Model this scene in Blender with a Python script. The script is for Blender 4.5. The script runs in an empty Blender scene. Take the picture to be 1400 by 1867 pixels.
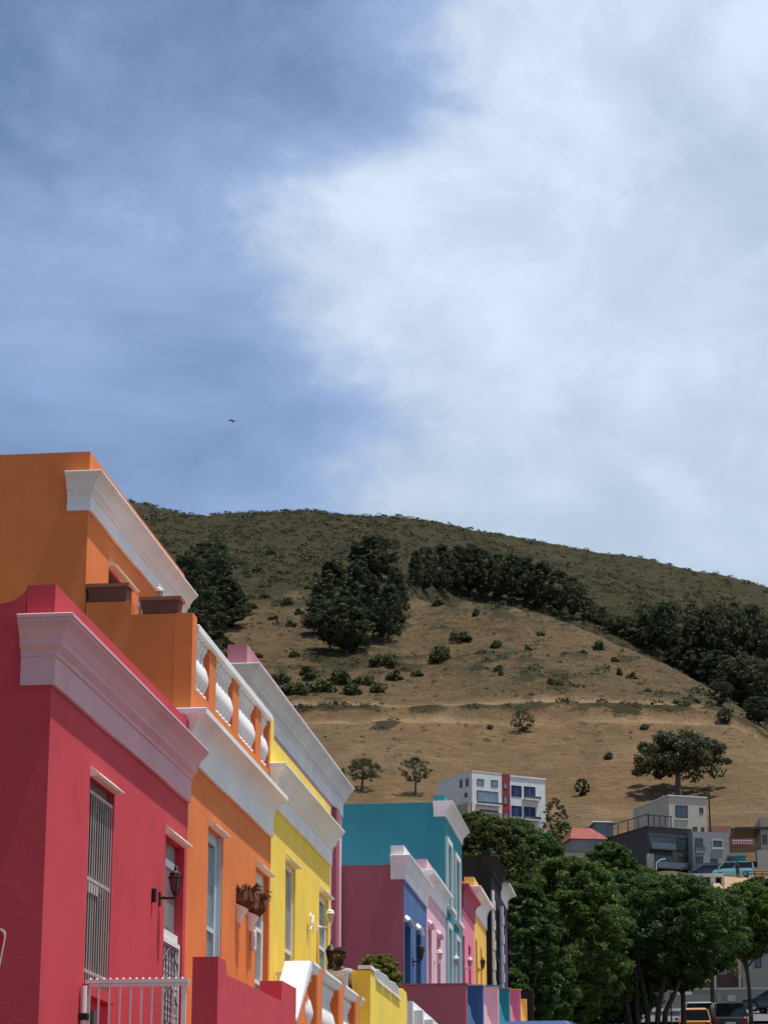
import bpy, bmesh, math, random
import numpy as np
from mathutils import Vector, Matrix, noise

random.seed(7)
SC = bpy.context.scene
COL = SC.collection
R = math.radians

# ------------------------------------------------------------------ camera
F, CX, CY = 4500.0, 700.0, 933.5            # focal length and centre in photograph pixels (1400 x 1867)
PITCH, YAW = R(16.42), R(6.81)
EYE = Vector((0, 0, 1.6))
cam = bpy.data.cameras.new('camera')
cam.sensor_fit = 'HORIZONTAL'; cam.sensor_width = 36.0; cam.lens = 36.0 * F / 1400.0
cam.clip_start = 0.5; cam.clip_end = 6000
cam_o = bpy.data.objects.new('camera', cam); COL.objects.link(cam_o)
cam_o.location = EYE; cam_o.rotation_euler = (math.pi / 2 + PITCH, 0, YAW)
SC.camera = cam_o
SC.render.resolution_x, SC.render.resolution_y = 767, 1024

# ------------------------------------------------------------------ sun, sky, exposure
SUN = Vector((0.262, -0.020, 0.965)).normalized()          # towards the sun
sun = bpy.data.lights.new('sun', 'SUN'); sun.energy = 5.0; sun.angle = R(0.55); sun.color = (1.0, 0.95, 0.88)
sun_o = bpy.data.objects.new('sun', sun); COL.objects.link(sun_o)
sun_o.rotation_euler = SUN.to_track_quat('Z', 'Y').to_euler()
SC.view_settings.view_transform = 'Standard'; SC.view_settings.look = 'None'
SC.view_settings.exposure = 0.0; SC.view_settings.gamma = 1.0

HX = Vector((-math.sin(YAW), math.cos(YAW), 0)); RX = Vector((math.cos(YAW), math.sin(YAW), 0)); ZX = Vector((0, 0, 1))
FWD = HX * math.cos(PITCH) + ZX * math.sin(PITCH); UPV = -HX * math.sin(PITCH) + ZX * math.cos(PITCH)

def nd(nt, typ, **kw):
    n = nt.nodes.new(typ)
    for k, v in kw.items():
        if k == 'inp':
            for a, b in v.items():
                if isinstance(b, bpy.types.NodeSocket): nt.links.new(b, n.inputs[a])
                else: n.inputs[a].default_value = b
        else: setattr(n, k, v)
    return n
def mth(nt, op, a, b=None, c=None, clamp=False):
    n = nt.nodes.new('ShaderNodeMath'); n.operation = op; n.use_clamp = clamp
    for i, x in enumerate((a, b, c)):
        if x is None: continue
        if isinstance(x, bpy.types.NodeSocket): nt.links.new(x, n.inputs[i])
        else: n.inputs[i].default_value = x
    return n.outputs[0]
def mixc(nt, f, a, b, blend='MIX'):
    n = nt.nodes.new('ShaderNodeMix'); n.data_type = 'RGBA'; n.blend_type = blend
    for i, x in ((0, f), (6, a), (7, b)):
        if isinstance(x, bpy.types.NodeSocket): nt.links.new(x, n.inputs[i])
        elif i == 0: n.inputs[i].default_value = x
        else: n.inputs[i].default_value = (*x[:3], 1)
    return n.outputs[2]
def ramp(nt, f, pts, interp='LINEAR'):
    n = nt.nodes.new('ShaderNodeValToRGB'); cr = n.color_ramp; cr.interpolation = interp
    while len(cr.elements) < len(pts): cr.elements.new(0.5)
    for e, (p, c) in zip(cr.elements, pts):
        e.position = p; e.color = (c, c, c, 1) if isinstance(c, (int, float)) else (*c, 1)
    nt.links.new(f, n.inputs[0])
    return n.outputs[0]

W = bpy.data.worlds.new('World'); SC.world = W; W.use_nodes = True
def build_world():
    nt = W.node_tree; nt.nodes.clear()
    out = nd(nt, 'ShaderNodeOutputWorld'); bg = nd(nt, 'ShaderNodeBackground')
    sky = nd(nt, 'ShaderNodeTexSky', sky_type='NISHITA', sun_disc=False)
    sky.sun_elevation = math.asin(SUN.z); sky.sun_rotation = math.atan2(SUN.x, SUN.y)
    sky.air_density = 1.0; sky.dust_density = 0.15; sky.ozone_density = 2.6
    S = 0.098                                            # strength of the clear sky
    blue = nd(nt, 'ShaderNodeVectorMath', operation='SCALE', inp={0: sky.outputs[0], 3: S}).outputs[0]
    tc = nd(nt, 'ShaderNodeTexCoord').outputs['Generated']
    def dot(v): return nd(nt, 'ShaderNodeVectorMath', operation='DOT_PRODUCT', inp={0: tc, 1: tuple(v)}).outputs['Value']
    a = dot(RX); e = dot(ZX); hh = dot(HX)
    # cloud texture space: compass direction and height
    cv = nd(nt, 'ShaderNodeCombineXYZ', inp={0: a, 1: hh, 2: mth(nt, 'MULTIPLY', e, 1.35)}).outputs[0]
    def nz(scale, detail=8, rough=.55, dist=0.0, off=(0, 0, 0)):
        v = nd(nt, 'ShaderNodeVectorMath', operation='ADD', inp={0: cv, 1: off}).outputs[0]
        return nd(nt, 'ShaderNodeTexNoise', inp={'Vector': v, 'Scale': scale, 'Detail': detail, 'Roughness': rough, 'Distortion': dist}).outputs['Fac']
    n1 = nz(9.0, 9, .56, .35, (3.1, .2, 1.7)); n2 = nz(22.0, 8, .6, .2, (7.7, 2.1, .3)); n3 = nz(5.5, 6, .5, .2, (4.2, 1.4, 2.6))
    # edge of the great cloud bank: direction (to the right is cloud) as a function of height
    def EL(v): return math.sin(PITCH - math.atan((v - CY) / F))
    def AZ(u): return (u - CX) / F
    lo, hi = EL(1100), EL(-350)
    eN = mth(nt, 'DIVIDE', mth(nt, 'SUBTRACT', e, lo), hi - lo, clamp=True)
    A0, A1 = -0.16, 0.16
    pts = [(-350, 1060), (0, 830), (130, 770), (240, 640), (330, 395), (480, 400), (600, 560), (720, 610), (860, 610), (1000, 540)]
    pr = sorted(((EL(v) - lo) / (hi - lo), (AZ(u) - A0) / (A1 - A0)) for v, u in pts)
    edge = mth(nt, 'ADD', mth(nt, 'MULTIPLY', ramp(nt, eN, pr, 'B_SPLINE'), A1 - A0), A0)
    d = mth(nt, 'SUBTRACT', a, edge)
    d = mth(nt, 'MINIMUM', mth(nt, 'MAXIMUM', d, -0.07), 0.07)
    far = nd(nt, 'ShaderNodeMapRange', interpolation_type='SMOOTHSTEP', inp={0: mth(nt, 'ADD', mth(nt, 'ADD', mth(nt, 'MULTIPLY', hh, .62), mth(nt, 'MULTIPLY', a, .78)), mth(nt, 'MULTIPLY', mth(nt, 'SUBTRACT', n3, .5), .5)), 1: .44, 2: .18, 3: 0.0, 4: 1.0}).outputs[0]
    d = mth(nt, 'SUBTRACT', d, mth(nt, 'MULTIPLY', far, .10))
    nn = mth(nt, 'ADD', mth(nt, 'MULTIPLY', mth(nt, 'SUBTRACT', n1, .5), .17), mth(nt, 'MULTIPLY', mth(nt, 'SUBTRACT', n2, .5), .10))
    dd = mth(nt, 'ADD', d, nn)
    bank = nd(nt, 'ShaderNodeMapRange', interpolation_type='SMOOTHSTEP', inp={0: dd, 1: -.024, 2: .044, 3: 0.0, 4: 1.0}).outputs[0]
    # thin veil over the blue part, in soft level streaks
    cv2 = nd(nt, 'ShaderNodeCombineXYZ', inp={0: a, 1: hh, 2: mth(nt, 'MULTIPLY', e, 3.2)}).outputs[0]
    n4 = nd(nt, 'ShaderNodeTexNoise', inp={'Vector': cv2, 'Scale': 6.5, 'Detail': 7, 'Roughness': .5, 'Distortion': .3}).outputs['Fac']
    band = mth(nt, 'MULTIPLY', ramp(nt, eN, [((EL(v) - lo) / (hi - lo), c) for v, c in ((1000, .30), (860, .22), (790, .35), (690, .78), (480, .85), (330, .55), (200, .05), (80, .22), (-300, .35))], 'B_SPLINE'), .30)
    veil = nd(nt, 'ShaderNodeMapRange', interpolation_type='SMOOTHSTEP', inp={0: mth(nt, 'ADD', mth(nt, 'MULTIPLY', n4, .75), band), 1: .36, 2: .70, 3: .06, 4: .80}).outputs[0]
    veilc = mixc(nt, n3, (.25, .385, .66), (.46, .60, .91))
    soft = nd(nt, 'ShaderNodeMapRange', interpolation_type='SMOOTHSTEP', inp={0: dd, 1: -.13, 2: .02, 3: 0.0, 4: .85}).outputs[0]
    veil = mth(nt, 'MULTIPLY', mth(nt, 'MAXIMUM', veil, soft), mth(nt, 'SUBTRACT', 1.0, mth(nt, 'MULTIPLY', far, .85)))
    base = mixc(nt, veil, blue, veilc)
    # cloud tone: bright tops, grey bellies
    tone = nd(nt, 'ShaderNodeMapRange', interpolation_type='SMOOTHSTEP', inp={0: mth(nt, 'ADD', mth(nt, 'ADD', mth(nt, 'MULTIPLY', n3, .5), mth(nt, 'MULTIPLY', n1, .5)), mth(nt, 'MULTIPLY', mth(nt, 'SUBTRACT', eN, .45), .16)), 1: .36, 2: .60, 3: 0.0, 4: 1.0}).outputs[0]
    n6 = nz(13.0, 7, .58, .5, (9.2, .4, 5.6))
    fold = nd(nt, 'ShaderNodeMapRange', interpolation_type='SMOOTHSTEP', inp={0: n6, 1: .42, 2: .66, 3: 0.0, 4: .50}).outputs[0]
    cl = mixc(nt, fold, mixc(nt, tone, (.46, .575, .71), (.73, .84, 1.0)), (.47, .575, .70))
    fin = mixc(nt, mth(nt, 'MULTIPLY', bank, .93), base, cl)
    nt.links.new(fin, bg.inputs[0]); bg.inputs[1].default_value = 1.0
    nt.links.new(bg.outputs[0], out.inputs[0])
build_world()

# ------------------------------------------------------------------ pixel -> place
def ray(u, v): return RX * ((u - CX) / F) - UPV * ((v - CY) / F) + FWD
def onX(u, v, X): d = ray(u, v); return EYE + d * ((X - EYE.x) / d.x)
def onY(u, v, Y): d = ray(u, v); return EYE + d * (Y / d.y)
def onD(u, v, D): d = ray(u, v); return EYE + d * (D / math.hypot(d.x, d.y))
def zat(v, X, Y):
    b = -(v - CY) / F
    fh = FWD.x * X + FWD.y * Y; uh = UPV.x * X + UPV.y * Y
    return EYE.z + (b * fh - uh) / (UPV.z - b * FWD.z)
def ppm(D): return F / D            # pixels per metre, roughly

# ------------------------------------------------------------------ materials
MATS = {}
def lin(c): return tuple((x / 255 / 12.92) if x / 255 <= .04045 else ((x / 255 + .055) / 1.055) ** 2.4 for x in c)
def mat(name, col, rough=.8, spec=.3, var=.10, scale=3.0, bump=.0, bscale=40.0, metal=0.0, streak=0.0, coat=0.0, dirt=None):
    """col: linear base colour; var: soft mottling; streak: faint rain streaks running down"""
    if name in MATS: return MATS[name]
    m = bpy.data.materials.new(name); m.use_nodes = True; nt = m.node_tree; MATS[name] = m
    b = nt.nodes['Principled BSDF']; b.inputs['Roughness'].default_value = rough; b.inputs['Metallic'].default_value = metal
    b.inputs['Specular IOR Level'].default_value = spec; b.inputs['Coat Weight'].default_value = coat
    g = nd(nt, 'ShaderNodeNewGeometry').outputs['Position']
    n = nd(nt, 'ShaderNodeTexNoise', inp={'Vector': g, 'Scale': scale, 'Detail': 6, 'Roughness': .6}).outputs['Fac']
    lo = tuple(x * (1 - var) for x in col); hi = tuple(min(1, x * (1 + var)) for x in col)
    c = mixc(nt, ramp(nt, n, [(.3, 0.0), (.7, 1.0)]), lo, hi)
    if bump > 0:
        nl = nd(nt, 'ShaderNodeTexNoise', inp={'Vector': g, 'Scale': .45, 'Detail': 4, 'Roughness': .55, 'Distortion': .6}).outputs['Fac']
        c = mixc(nt, mth(nt, 'MULTIPLY', ramp(nt, nl, [(.45, 0.0), (.7, 1.0)]), .16), c, tuple(x * .72 + .03 for x in col))
        ns = nd(nt, 'ShaderNodeTexNoise', inp={'Vector': g, 'Scale': 7.0, 'Detail': 8, 'Roughness': .75}).outputs['Fac']
        c = mixc(nt, mth(nt, 'MULTIPLY', ramp(nt, ns, [(.60, 0.0), (.72, 1.0)]), .10), c, tuple(min(1, x * 1.15 + .03) for x in col))
    if streak > 0:
        mp = nd(nt, 'ShaderNodeMapping', inp={'Vector': g}); mp.inputs['Scale'].default_value = (9, 9, .55)
        s = nd(nt, 'ShaderNodeTexNoise', inp={'Vector': mp.outputs[0], 'Scale': 1.0, 'Detail': 5, 'Roughness': .6}).outputs['Fac']
        f = mth(nt, 'MULTIPLY', ramp(nt, s, [(.52, 0.0), (.75, 1.0)]), streak)
        c = mixc(nt, f, c, dirt or tuple(x * .55 + .02 for x in col))
    nt.links.new(c, b.inputs['Base Color'])
    if bump > 0:
        bn = nd(nt, 'ShaderNodeTexNoise', inp={'Vector': g, 'Scale': bscale, 'Detail': 4, 'Roughness': .6}).outputs['Fac']
        bl = nd(nt, 'ShaderNodeTexNoise', inp={'Vector': g, 'Scale': 1.6, 'Detail': 3}).outputs['Fac']
        hgt = mth(nt, 'ADD', bn, mth(nt, 'MULTIPLY', bl, 3.0))
        bp = nd(nt, 'ShaderNodeBump', inp={'Height': hgt, 'Strength': bump, 'Distance': .012})
        nt.links.new(bp.outputs[0], b.inputs['Normal'])
    return m
def paint(name, c, **k):                     # painted plaster
    kw = dict(rough=.88, spec=.14, var=.09, scale=1.1, bump=.16, bscale=34, streak=.20); kw.update(k)
    return mat(name, c, **kw)
def glass(name, col=(.02, .03, .035), rough=.06):
    if name in MATS: return MATS[name]
    m = mat(name, col, rough=rough, spec=.6, var=.25, scale=1.5); return m

# ------------------------------------------------------------------ object helpers
ORG = {}
def link(o, parent=None):
    COL.objects.link(o)
    if parent is not None: o.parent = parent
    return o
def tag(o, label=None, cat=None, group=None, kind=None):
    if label: o['label'] = label
    if cat: o['category'] = cat
    if group: o['group'] = group
    if kind: o['kind'] = kind
    return o
def thing(name, label, cat, loc, group=None):
    o = bpy.data.objects.new(name, None); o.empty_display_size = .2; o.location = loc; link(o)
    ORG[o] = Vector(loc)
    return tag(o, label, cat, group)

class Fr:
    """a face frame: origin, direction along, outward normal"""
    def __init__(s, O, dx, dn): s.O = Vector(O); s.dx = Vector(dx).normalized(); s.dn = Vector(dn).normalized()
    def pt(s, a, n, z): p = s.O + s.dx * a + s.dn * n; return Vector((p.x, p.y, z))
    def px(s, u, v):
        d = ray(u, v); t = (s.O - EYE).dot(s.dn) / d.dot(s.dn); p = EYE + d * t
        return (p - s.O).dot(s.dx), p.z
AX = Fr((0, 0, 0), (1, 0, 0), (0, 1, 0))

class MB:
    def __init__(s): s.v = []; s.f = []
    def add(s, vs, fs):
        k = len(s.v); s.v += [Vector(p) for p in vs]; s.f += [tuple(i + k for i in f) for f in fs]; return s
    def box(s, x0, x1, y0, y1, z0, z1):
        return s.add([(x0, y0, z0), (x1, y0, z0), (x1, y1, z0), (x0, y1, z0), (x0, y0, z1), (x1, y0, z1), (x1, y1, z1), (x0, y1, z1)],
                     [(0, 3, 2, 1), (4, 5, 6, 7), (0, 1, 5, 4), (1, 2, 6, 5), (2, 3, 7, 6), (3, 0, 4, 7)])
    def fbox(s, fr, a0, a1, n0, n1, z0, z1):
        c = [fr.pt(a, n, z) for z in (z0, z1) for a, n in ((a0, n0), (a1, n0), (a1, n1), (a0, n1))]
        return s.add(c, [(0, 3, 2, 1), (4, 5, 6, 7), (0, 1, 5, 4), (1, 2, 6, 5), (2, 3, 7, 6), (3, 0, 4, 7)])
    def prism(s, poly, off):                 # poly: list of 3D points, extruded by vector off
        n = len(poly); off = Vector(off); a = [Vector(p) for p in poly]
        return s.add(a + [p + off for p in a], [tuple(range(n))[::-1], tuple(range(n, 2 * n))] + [(i, (i + 1) % n, n + (i + 1) % n, n + i) for i in range(n)])
    def lathe(s, c, prof, n=12, axis=None):
        c = Vector(c); vs = []; fs = []
        for r_, z in prof:
            for i in range(n):
                t = 2 * math.pi * i / n; vs.append(c + Vector((r_ * math.cos(t), r_ * math.sin(t), z)))
        m = len(prof)
        for j in range(m - 1):
            for i in range(n): fs.append((j * n + i, j * n + (i + 1) % n, (j + 1) * n + (i + 1) % n, (j + 1) * n + i))
        fs.append(tuple(range(n))[::-1]); fs.append(tuple(range((m - 1) * n, m * n)))
        return s.add(vs, fs)
    def tube(s, pts, r_, n=8):
        pts = [Vector(p) for p in pts]; rr = r_ if isinstance(r_, (list, tuple)) else [r_] * len(pts)
        vs = []; fs = []
        for k, p in enumerate(pts):
            d = (pts[min(k + 1, len(pts) - 1)] - pts[max(k - 1, 0)]).normalized()
            a = d.orthogonal().normalized() if k == 0 else (a - d * a.dot(d)).normalized()
            b = d.cross(a)
            for i in range(n):
                t = 2 * math.pi * i / n; vs.append(p + (a * math.cos(t) + b * math.sin(t)) * rr[k])
        for k in range(len(pts) - 1):
            for i in range(n): fs.append((k * n + i, k * n + (i + 1) % n, (k + 1) * n + (i + 1) % n, (k + 1) * n + i))
        fs.append(tuple(range(n))[::-1]); fs.append(tuple(range((len(pts) - 1) * n, len(pts) * n)))
        return s.add(vs, fs)
    def sweep(s, prof, path, dirs):
        """prof: (p, z) points, path: plan points, dirs: per path vertex the plan vector of a unit projection"""
        n = len(prof); vs = []; fs = []
        for (x, y), (dx, dy) in zip(path, dirs):
            for p, z in prof: vs.append((x + dx * p, y + dy * p, z))
        for k in range(len(path) - 1):
            for i in range(n): fs.append((k * n + i, k * n + (i + 1) % n, (k + 1) * n + (i + 1) % n, (k + 1) * n + i))
        fs.append(tuple(range(n))); fs.append(tuple(range((len(path) - 1) * n, len(path) * n))[::-1])
        return s.add(vs, fs)
    def build(s, name, m, parent=None, smooth=False, bevel=0.0, recalc=True, label=None):
        o0 = ORG.get(parent, Vector((0, 0, 0)))
        me = bpy.data.meshes.new(name); me.from_pydata([p - o0 for p in s.v], [], s.f)
        if recalc:
            bm = bmesh.new(); bm.from_mesh(me); bmesh.ops.recalc_face_normals(bm, faces=bm.faces); bm.to_mesh(me); bm.free()
        if smooth: me.polygons.foreach_set('use_smooth', [True] * len(me.polygons))
        me.materials.append(m)
        o = bpy.data.objects.new(name, me); link(o, parent); ORG[o] = o0
        if bevel > 0:
            md = o.modifiers.new('bevel', 'BEVEL'); md.width = bevel; md.segments = 2; md.limit_method = 'ANGLE'; md.angle_limit = R(35)
        if label: o['label'] = label
        return o
def bxo(name, m, parent, *a, **k): return MB().box(*a).build(name, m, parent, **k)
def rebase(o, base):
    """move a single-mesh thing's origin to its base"""
    base = Vector(base); o.data.transform(Matrix.Translation(-base)); o.location = base; return o

def quads_mesh(name, V, m, parent=None, attr=None):
    """V: (N,4,3) array of separate quads"""
    n = len(V); o0 = ORG.get(parent, Vector((0, 0, 0)))
    me = bpy.data.meshes.new(name); me.vertices.add(4 * n); me.loops.add(4 * n); me.polygons.add(n)
    me.vertices.foreach_set('co', (V.reshape(-1, 3) - np.array(o0)).astype(np.float32).ravel())
    me.loops.foreach_set('vertex_index', np.arange(4 * n, dtype=np.int32))
    me.polygons.foreach_set('loop_start', np.arange(0, 4 * n, 4, dtype=np.int32))
    if attr is not None:
        a = me.attributes.new('tint', 'FLOAT', 'FACE'); a.data.foreach_set('value', attr.astype(np.float32))
    me.update(calc_edges=True); me.materials.append(m)
    if name is None: return me
    o = bpy.data.objects.new(name, me); link(o, parent); ORG[o] = o0
    return o
RNG = np.random.default_rng(11)
def leaf_quads(P, size, out=None, aspect=.55, flat=.0):
    """leaf-like quads at points P, loosely facing outwards (out) and up"""
    n = len(P); N = RNG.normal(size=(n, 3))
    if out is not None: N += out * 1.1
    N[:, 2] += .5 + flat
    N /= np.linalg.norm(N, axis=1)[:, None]
    T = RNG.normal(size=(n, 3)); T -= N * (T * N).sum(1)[:, None]; T /= np.linalg.norm(T, axis=1)[:, None]
    B = np.cross(N, T); s = (np.asarray(size) * RNG.uniform(.6, 1.3, n))[:, None]
    a = T * s; b = B * s * aspect
    bend = N * s * .22
    return np.stack([P - a - bend, P - b * 1.0, P + a - bend, P + b * 1.0], axis=1)

def leafmat(name, c0, c1, trans=.25, rough=.6):
    if name in MATS: return MATS[name]
    m = bpy.data.materials.new(name); m.use_nodes = True; nt = m.node_tree; MATS[name] = m
    b = nt.nodes['Principled BSDF']; out = nt.nodes['Material Output']
    b.inputs['Roughness'].default_value = rough; b.inputs['Specular IOR Level'].default_value = .25
    t = nd(nt, 'ShaderNodeAttribute', attribute_name='tint').outputs['Fac']
    oi = nd(nt, 'ShaderNodeObjectInfo').outputs['Random']
    f = mth(nt, 'ADD', mth(nt, 'MULTIPLY', t, .75), mth(nt, 'MULTIPLY', oi, .25))
    c = mixc(nt, f, c0, c1); nt.links.new(c, b.inputs['Base Color'])
    tr = nd(nt, 'ShaderNodeBsdfTranslucent', inp={'Color': mixc(nt, .5, c, tuple(min(1, x * 1.5) for x in c1))})
    mx = nd(nt, 'ShaderNodeMixShader', inp={0: trans, 1: b.outputs[0], 2: tr.outputs[0]}); nt.links.new(mx.outputs[0], out.inputs[0])
    return m

# ================================================================== TERRAIN
def street_z(y): return .083 * y + .00004 * y * abs(y)
RIDGE = [(-1400, 840), (-600, 870), (0, 892), (200, 908), (240, 918), (310, 930), (350, 938), (400, 934), (480, 926), (560, 924), (640, 930), (700, 938), (780, 945),
         (860, 955), (940, 968), (1040, 988), (1100, 998), (1200, 1015), (1300, 1035), (1400, 1055), (1800, 1130), (2800, 1260)]
CREST = [(700, 1075), (740, 1080), (800, 1086), (900, 1098), (960, 1108), (1050, 1132), (1120, 1157), (1200, 1197), (1270, 1237), (1320, 1268), (1360, 1300), (1400, 1330), (1600, 1385), (2800, 1420)]
def itp(t, x): return float(np.interp(x, [a for a, b in t], [b for a, b in t]))
def sst(a, b, x): t = min(1, max(0, (x - a) / (b - a))); return t * t * (3 - 2 * t)
US = np.arange(-1400, 2801, 7.0)
DS = np.concatenate([np.arange(136, 480, 4.0), np.arange(480, 900, 2.6), np.arange(900, 1000, 5), np.arange(1000, 1300, 20)])
def zpix(u, v, D): d = ray(u, v); return EYE.z + D * d.z / math.hypot(d.x, d.y)
def column(u):
    vr = itp(RIDGE, u); w = sst(720, 860, u)
    base = [(136, street_z(136)), (150, street_z(150) + .3)] + [(D, zpix(u, v, D)) for D, v in ((170, 1832), (210, 1745), (260, 1682), (300, 1622), (350, 1550), (430, 1466))]
    Dr = itp([(600, 860), (1000, 960)], u)
    a = base + [(D, zpix(u, v, D)) for D, v in ((520, 1310), (600, 1200), (700, 1080), (700 + (Dr - 700) * .5, (1080 + vr) / 2 - 8), (Dr, vr))]
    a += [(Dr + 100, a[-1][1] - 8), (1300, a[-1][1] - 60)]
    za = np.interp(DS, *zip(*a))
    if w > 0:
        vc = itp(CREST, u); Dc = itp([(700, 700), (740, 695), (1320, 585), (1400, 572), (2800, 540)], u)
        v5 = max(1322, vc + 30); D5 = min(512, Dc - 45)
        b = base + [(D5, zpix(u, v5, D5)), ((D5 + Dc) / 2, zpix(u, v5 * .45 + vc * .55, (D5 + Dc) / 2)), (Dc, zpix(u, vc, Dc)), (Dc + 35, zpix(u, vc + 4, Dc) - 6),
                    (Dc + 80, zpix(u, vc, Dc) - 2), (Dc + (Dr - Dc) * .72, zpix(u, vc - (vc - vr) * .5, Dc + (Dr - Dc) * .72)), (Dr, zpix(u, vr, Dr))]
        b += [(Dr + 100, b[-1][1] - 8), (1300, b[-1][1] - 60)]
        zb = np.interp(DS, *zip(*b)); za = za * (1 - w) + zb * w
    return za
def make_terrain():
    Zc = np.array([column(float(u)) for u in US])
    k = np.ones(7) / 7.0                                   # soften the knots
    Zp = np.pad(Zc, ((0, 0), (3, 3)), mode='edge'); Zs = np.stack([np.convolve(r_, k, 'valid') for r_ in Zp])
    ku = np.ones(9) / 9.0; Zp = np.pad(Zs, ((4, 4), (0, 0)), mode='edge'); Zs = np.stack([np.convolve(c, ku, 'valid') for c in Zp.T]).T
    wgt = np.clip((DS - 150) / 60, 0, 1)[None, :]
    dirs = []
    for u in US: d = ray(float(u), 1300); hyp = math.hypot(d.x, d.y); dirs.append((d.x / hyp, d.y / hyp))
    dirs = np.array(dirs)
    XY = dirs[:, None, :] * DS[None, :, None]
    nzv = np.zeros_like(Zs); veg = np.zeros_like(Zs); bare = np.zeros_like(Zs)
    for i in range(len(US)):
        u = float(US[i]); vr = itp(RIDGE, u); vc = itp(CREST, u); Dc = itp([(700, 700), (740, 695), (1320, 585), (1400, 572), (2800, 540)], u)
        for j in range(len(DS)):
            x, y = XY[i, j]; D = DS[j]
            f1 = noise.noise((x / 26, y / 30, 1.3)); f2 = noise.noise((x / 7, y / 8, 4.1)); f3 = noise.noise((x / 60, y / 45, 8.8)); f4 = noise.noise((x / 2.6, y / 3.4, 2.2))
            nzv[i, j] = 1.7 * f1 + .75 * f2 + .22 * f4
            # plant cover: scrub towards the ridge and beyond the spur, patches lower down
            top = sst(610, 770, D + 95 * f1 + 45 * f2 + 70 * f3 + 20 * f4)
            if u > 700: top = max(top if u < 860 else 0, sst(Dc + 2, Dc + 22, D) * .95)
            pt = sst(.14, .46, f2 * .6 + f1 * .55 + f4 * .25 + (.26 if 548 < D < 600 and u < 780 else 0)) * .8
            if D < 500: pt *= .45
            veg[i, j] = max(top, pt, (.46 + .16 * f1 + .12 * f2) * sst(524, 548, D), .17 + .10 * f1)
            dt = D + 1.6 * f1 + .4 * f2
            tr = max(math.exp(-((dt - 516) / 1.9) ** 2), .9 * math.exp(-((dt - 536) / 2.2) ** 2) * (1 if u < 1250 else 0)); bk = math.exp(-((dt - 525) / 4.2) ** 2)
            bare[i, j] = min(1, 1.25 * tr + .55 * sst(.15, .5, f1 - .4 * f3 + .3 * f2) * (1 - veg[i, j]))
            nzv[i, j] += -.9 * tr + 1.3 * bk * (1 if u < 1380 else .3)
            veg[i, j] = max(veg[i, j] * (1 - tr), 1.0 * bk * (1 - tr) * sst(-.35, .25, f3 + .7 * f2))
    Z = Zs + nzv * wgt
    return XY, Z, veg, bare, dirs
XY, TZ, VEG, BARE, TDIR = make_terrain()
TAZ = np.arctan2(TDIR[:, 0], TDIR[:, 1])
def gidx(x, y):
    D = math.hypot(x, y); i = np.interp(math.atan2(x, y), TAZ, np.arange(len(US))); j = np.interp(D, DS, np.arange(len(DS)))
    return i, j
def gz(x, y, A=None):
    A = TZ if A is None else A
    if math.hypot(x, y) < 140 and A is TZ: return street_z(y)
    i, j = gidx(x, y); i0 = min(int(i), A.shape[0] - 2); j0 = min(int(j), A.shape[1] - 2); a = i - i0; b = j - j0
    return float((A[i0, j0] * (1 - b) + A[i0, j0 + 1] * b) * (1 - a) + (A[i0 + 1, j0] * (1 - b) + A[i0 + 1, j0 + 1] * b) * a)
def ground_hit(u, v, dmin=150.0, dmax=1000.0):
    """where the line of sight through a pixel meets the hillside"""
    d = ray(u, v); hyp = math.hypot(d.x, d.y); D = dmin; prev = None
    while D < dmax:
        p = EYE + d * (D / hyp)
        if p.z <= gz(p.x, p.y): return Vector((p.x, p.y, gz(p.x, p.y)))
        D += 2.0
    p = EYE + d * (760 / hyp); return Vector((p.x, p.y, gz(p.x, p.y)))

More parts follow.
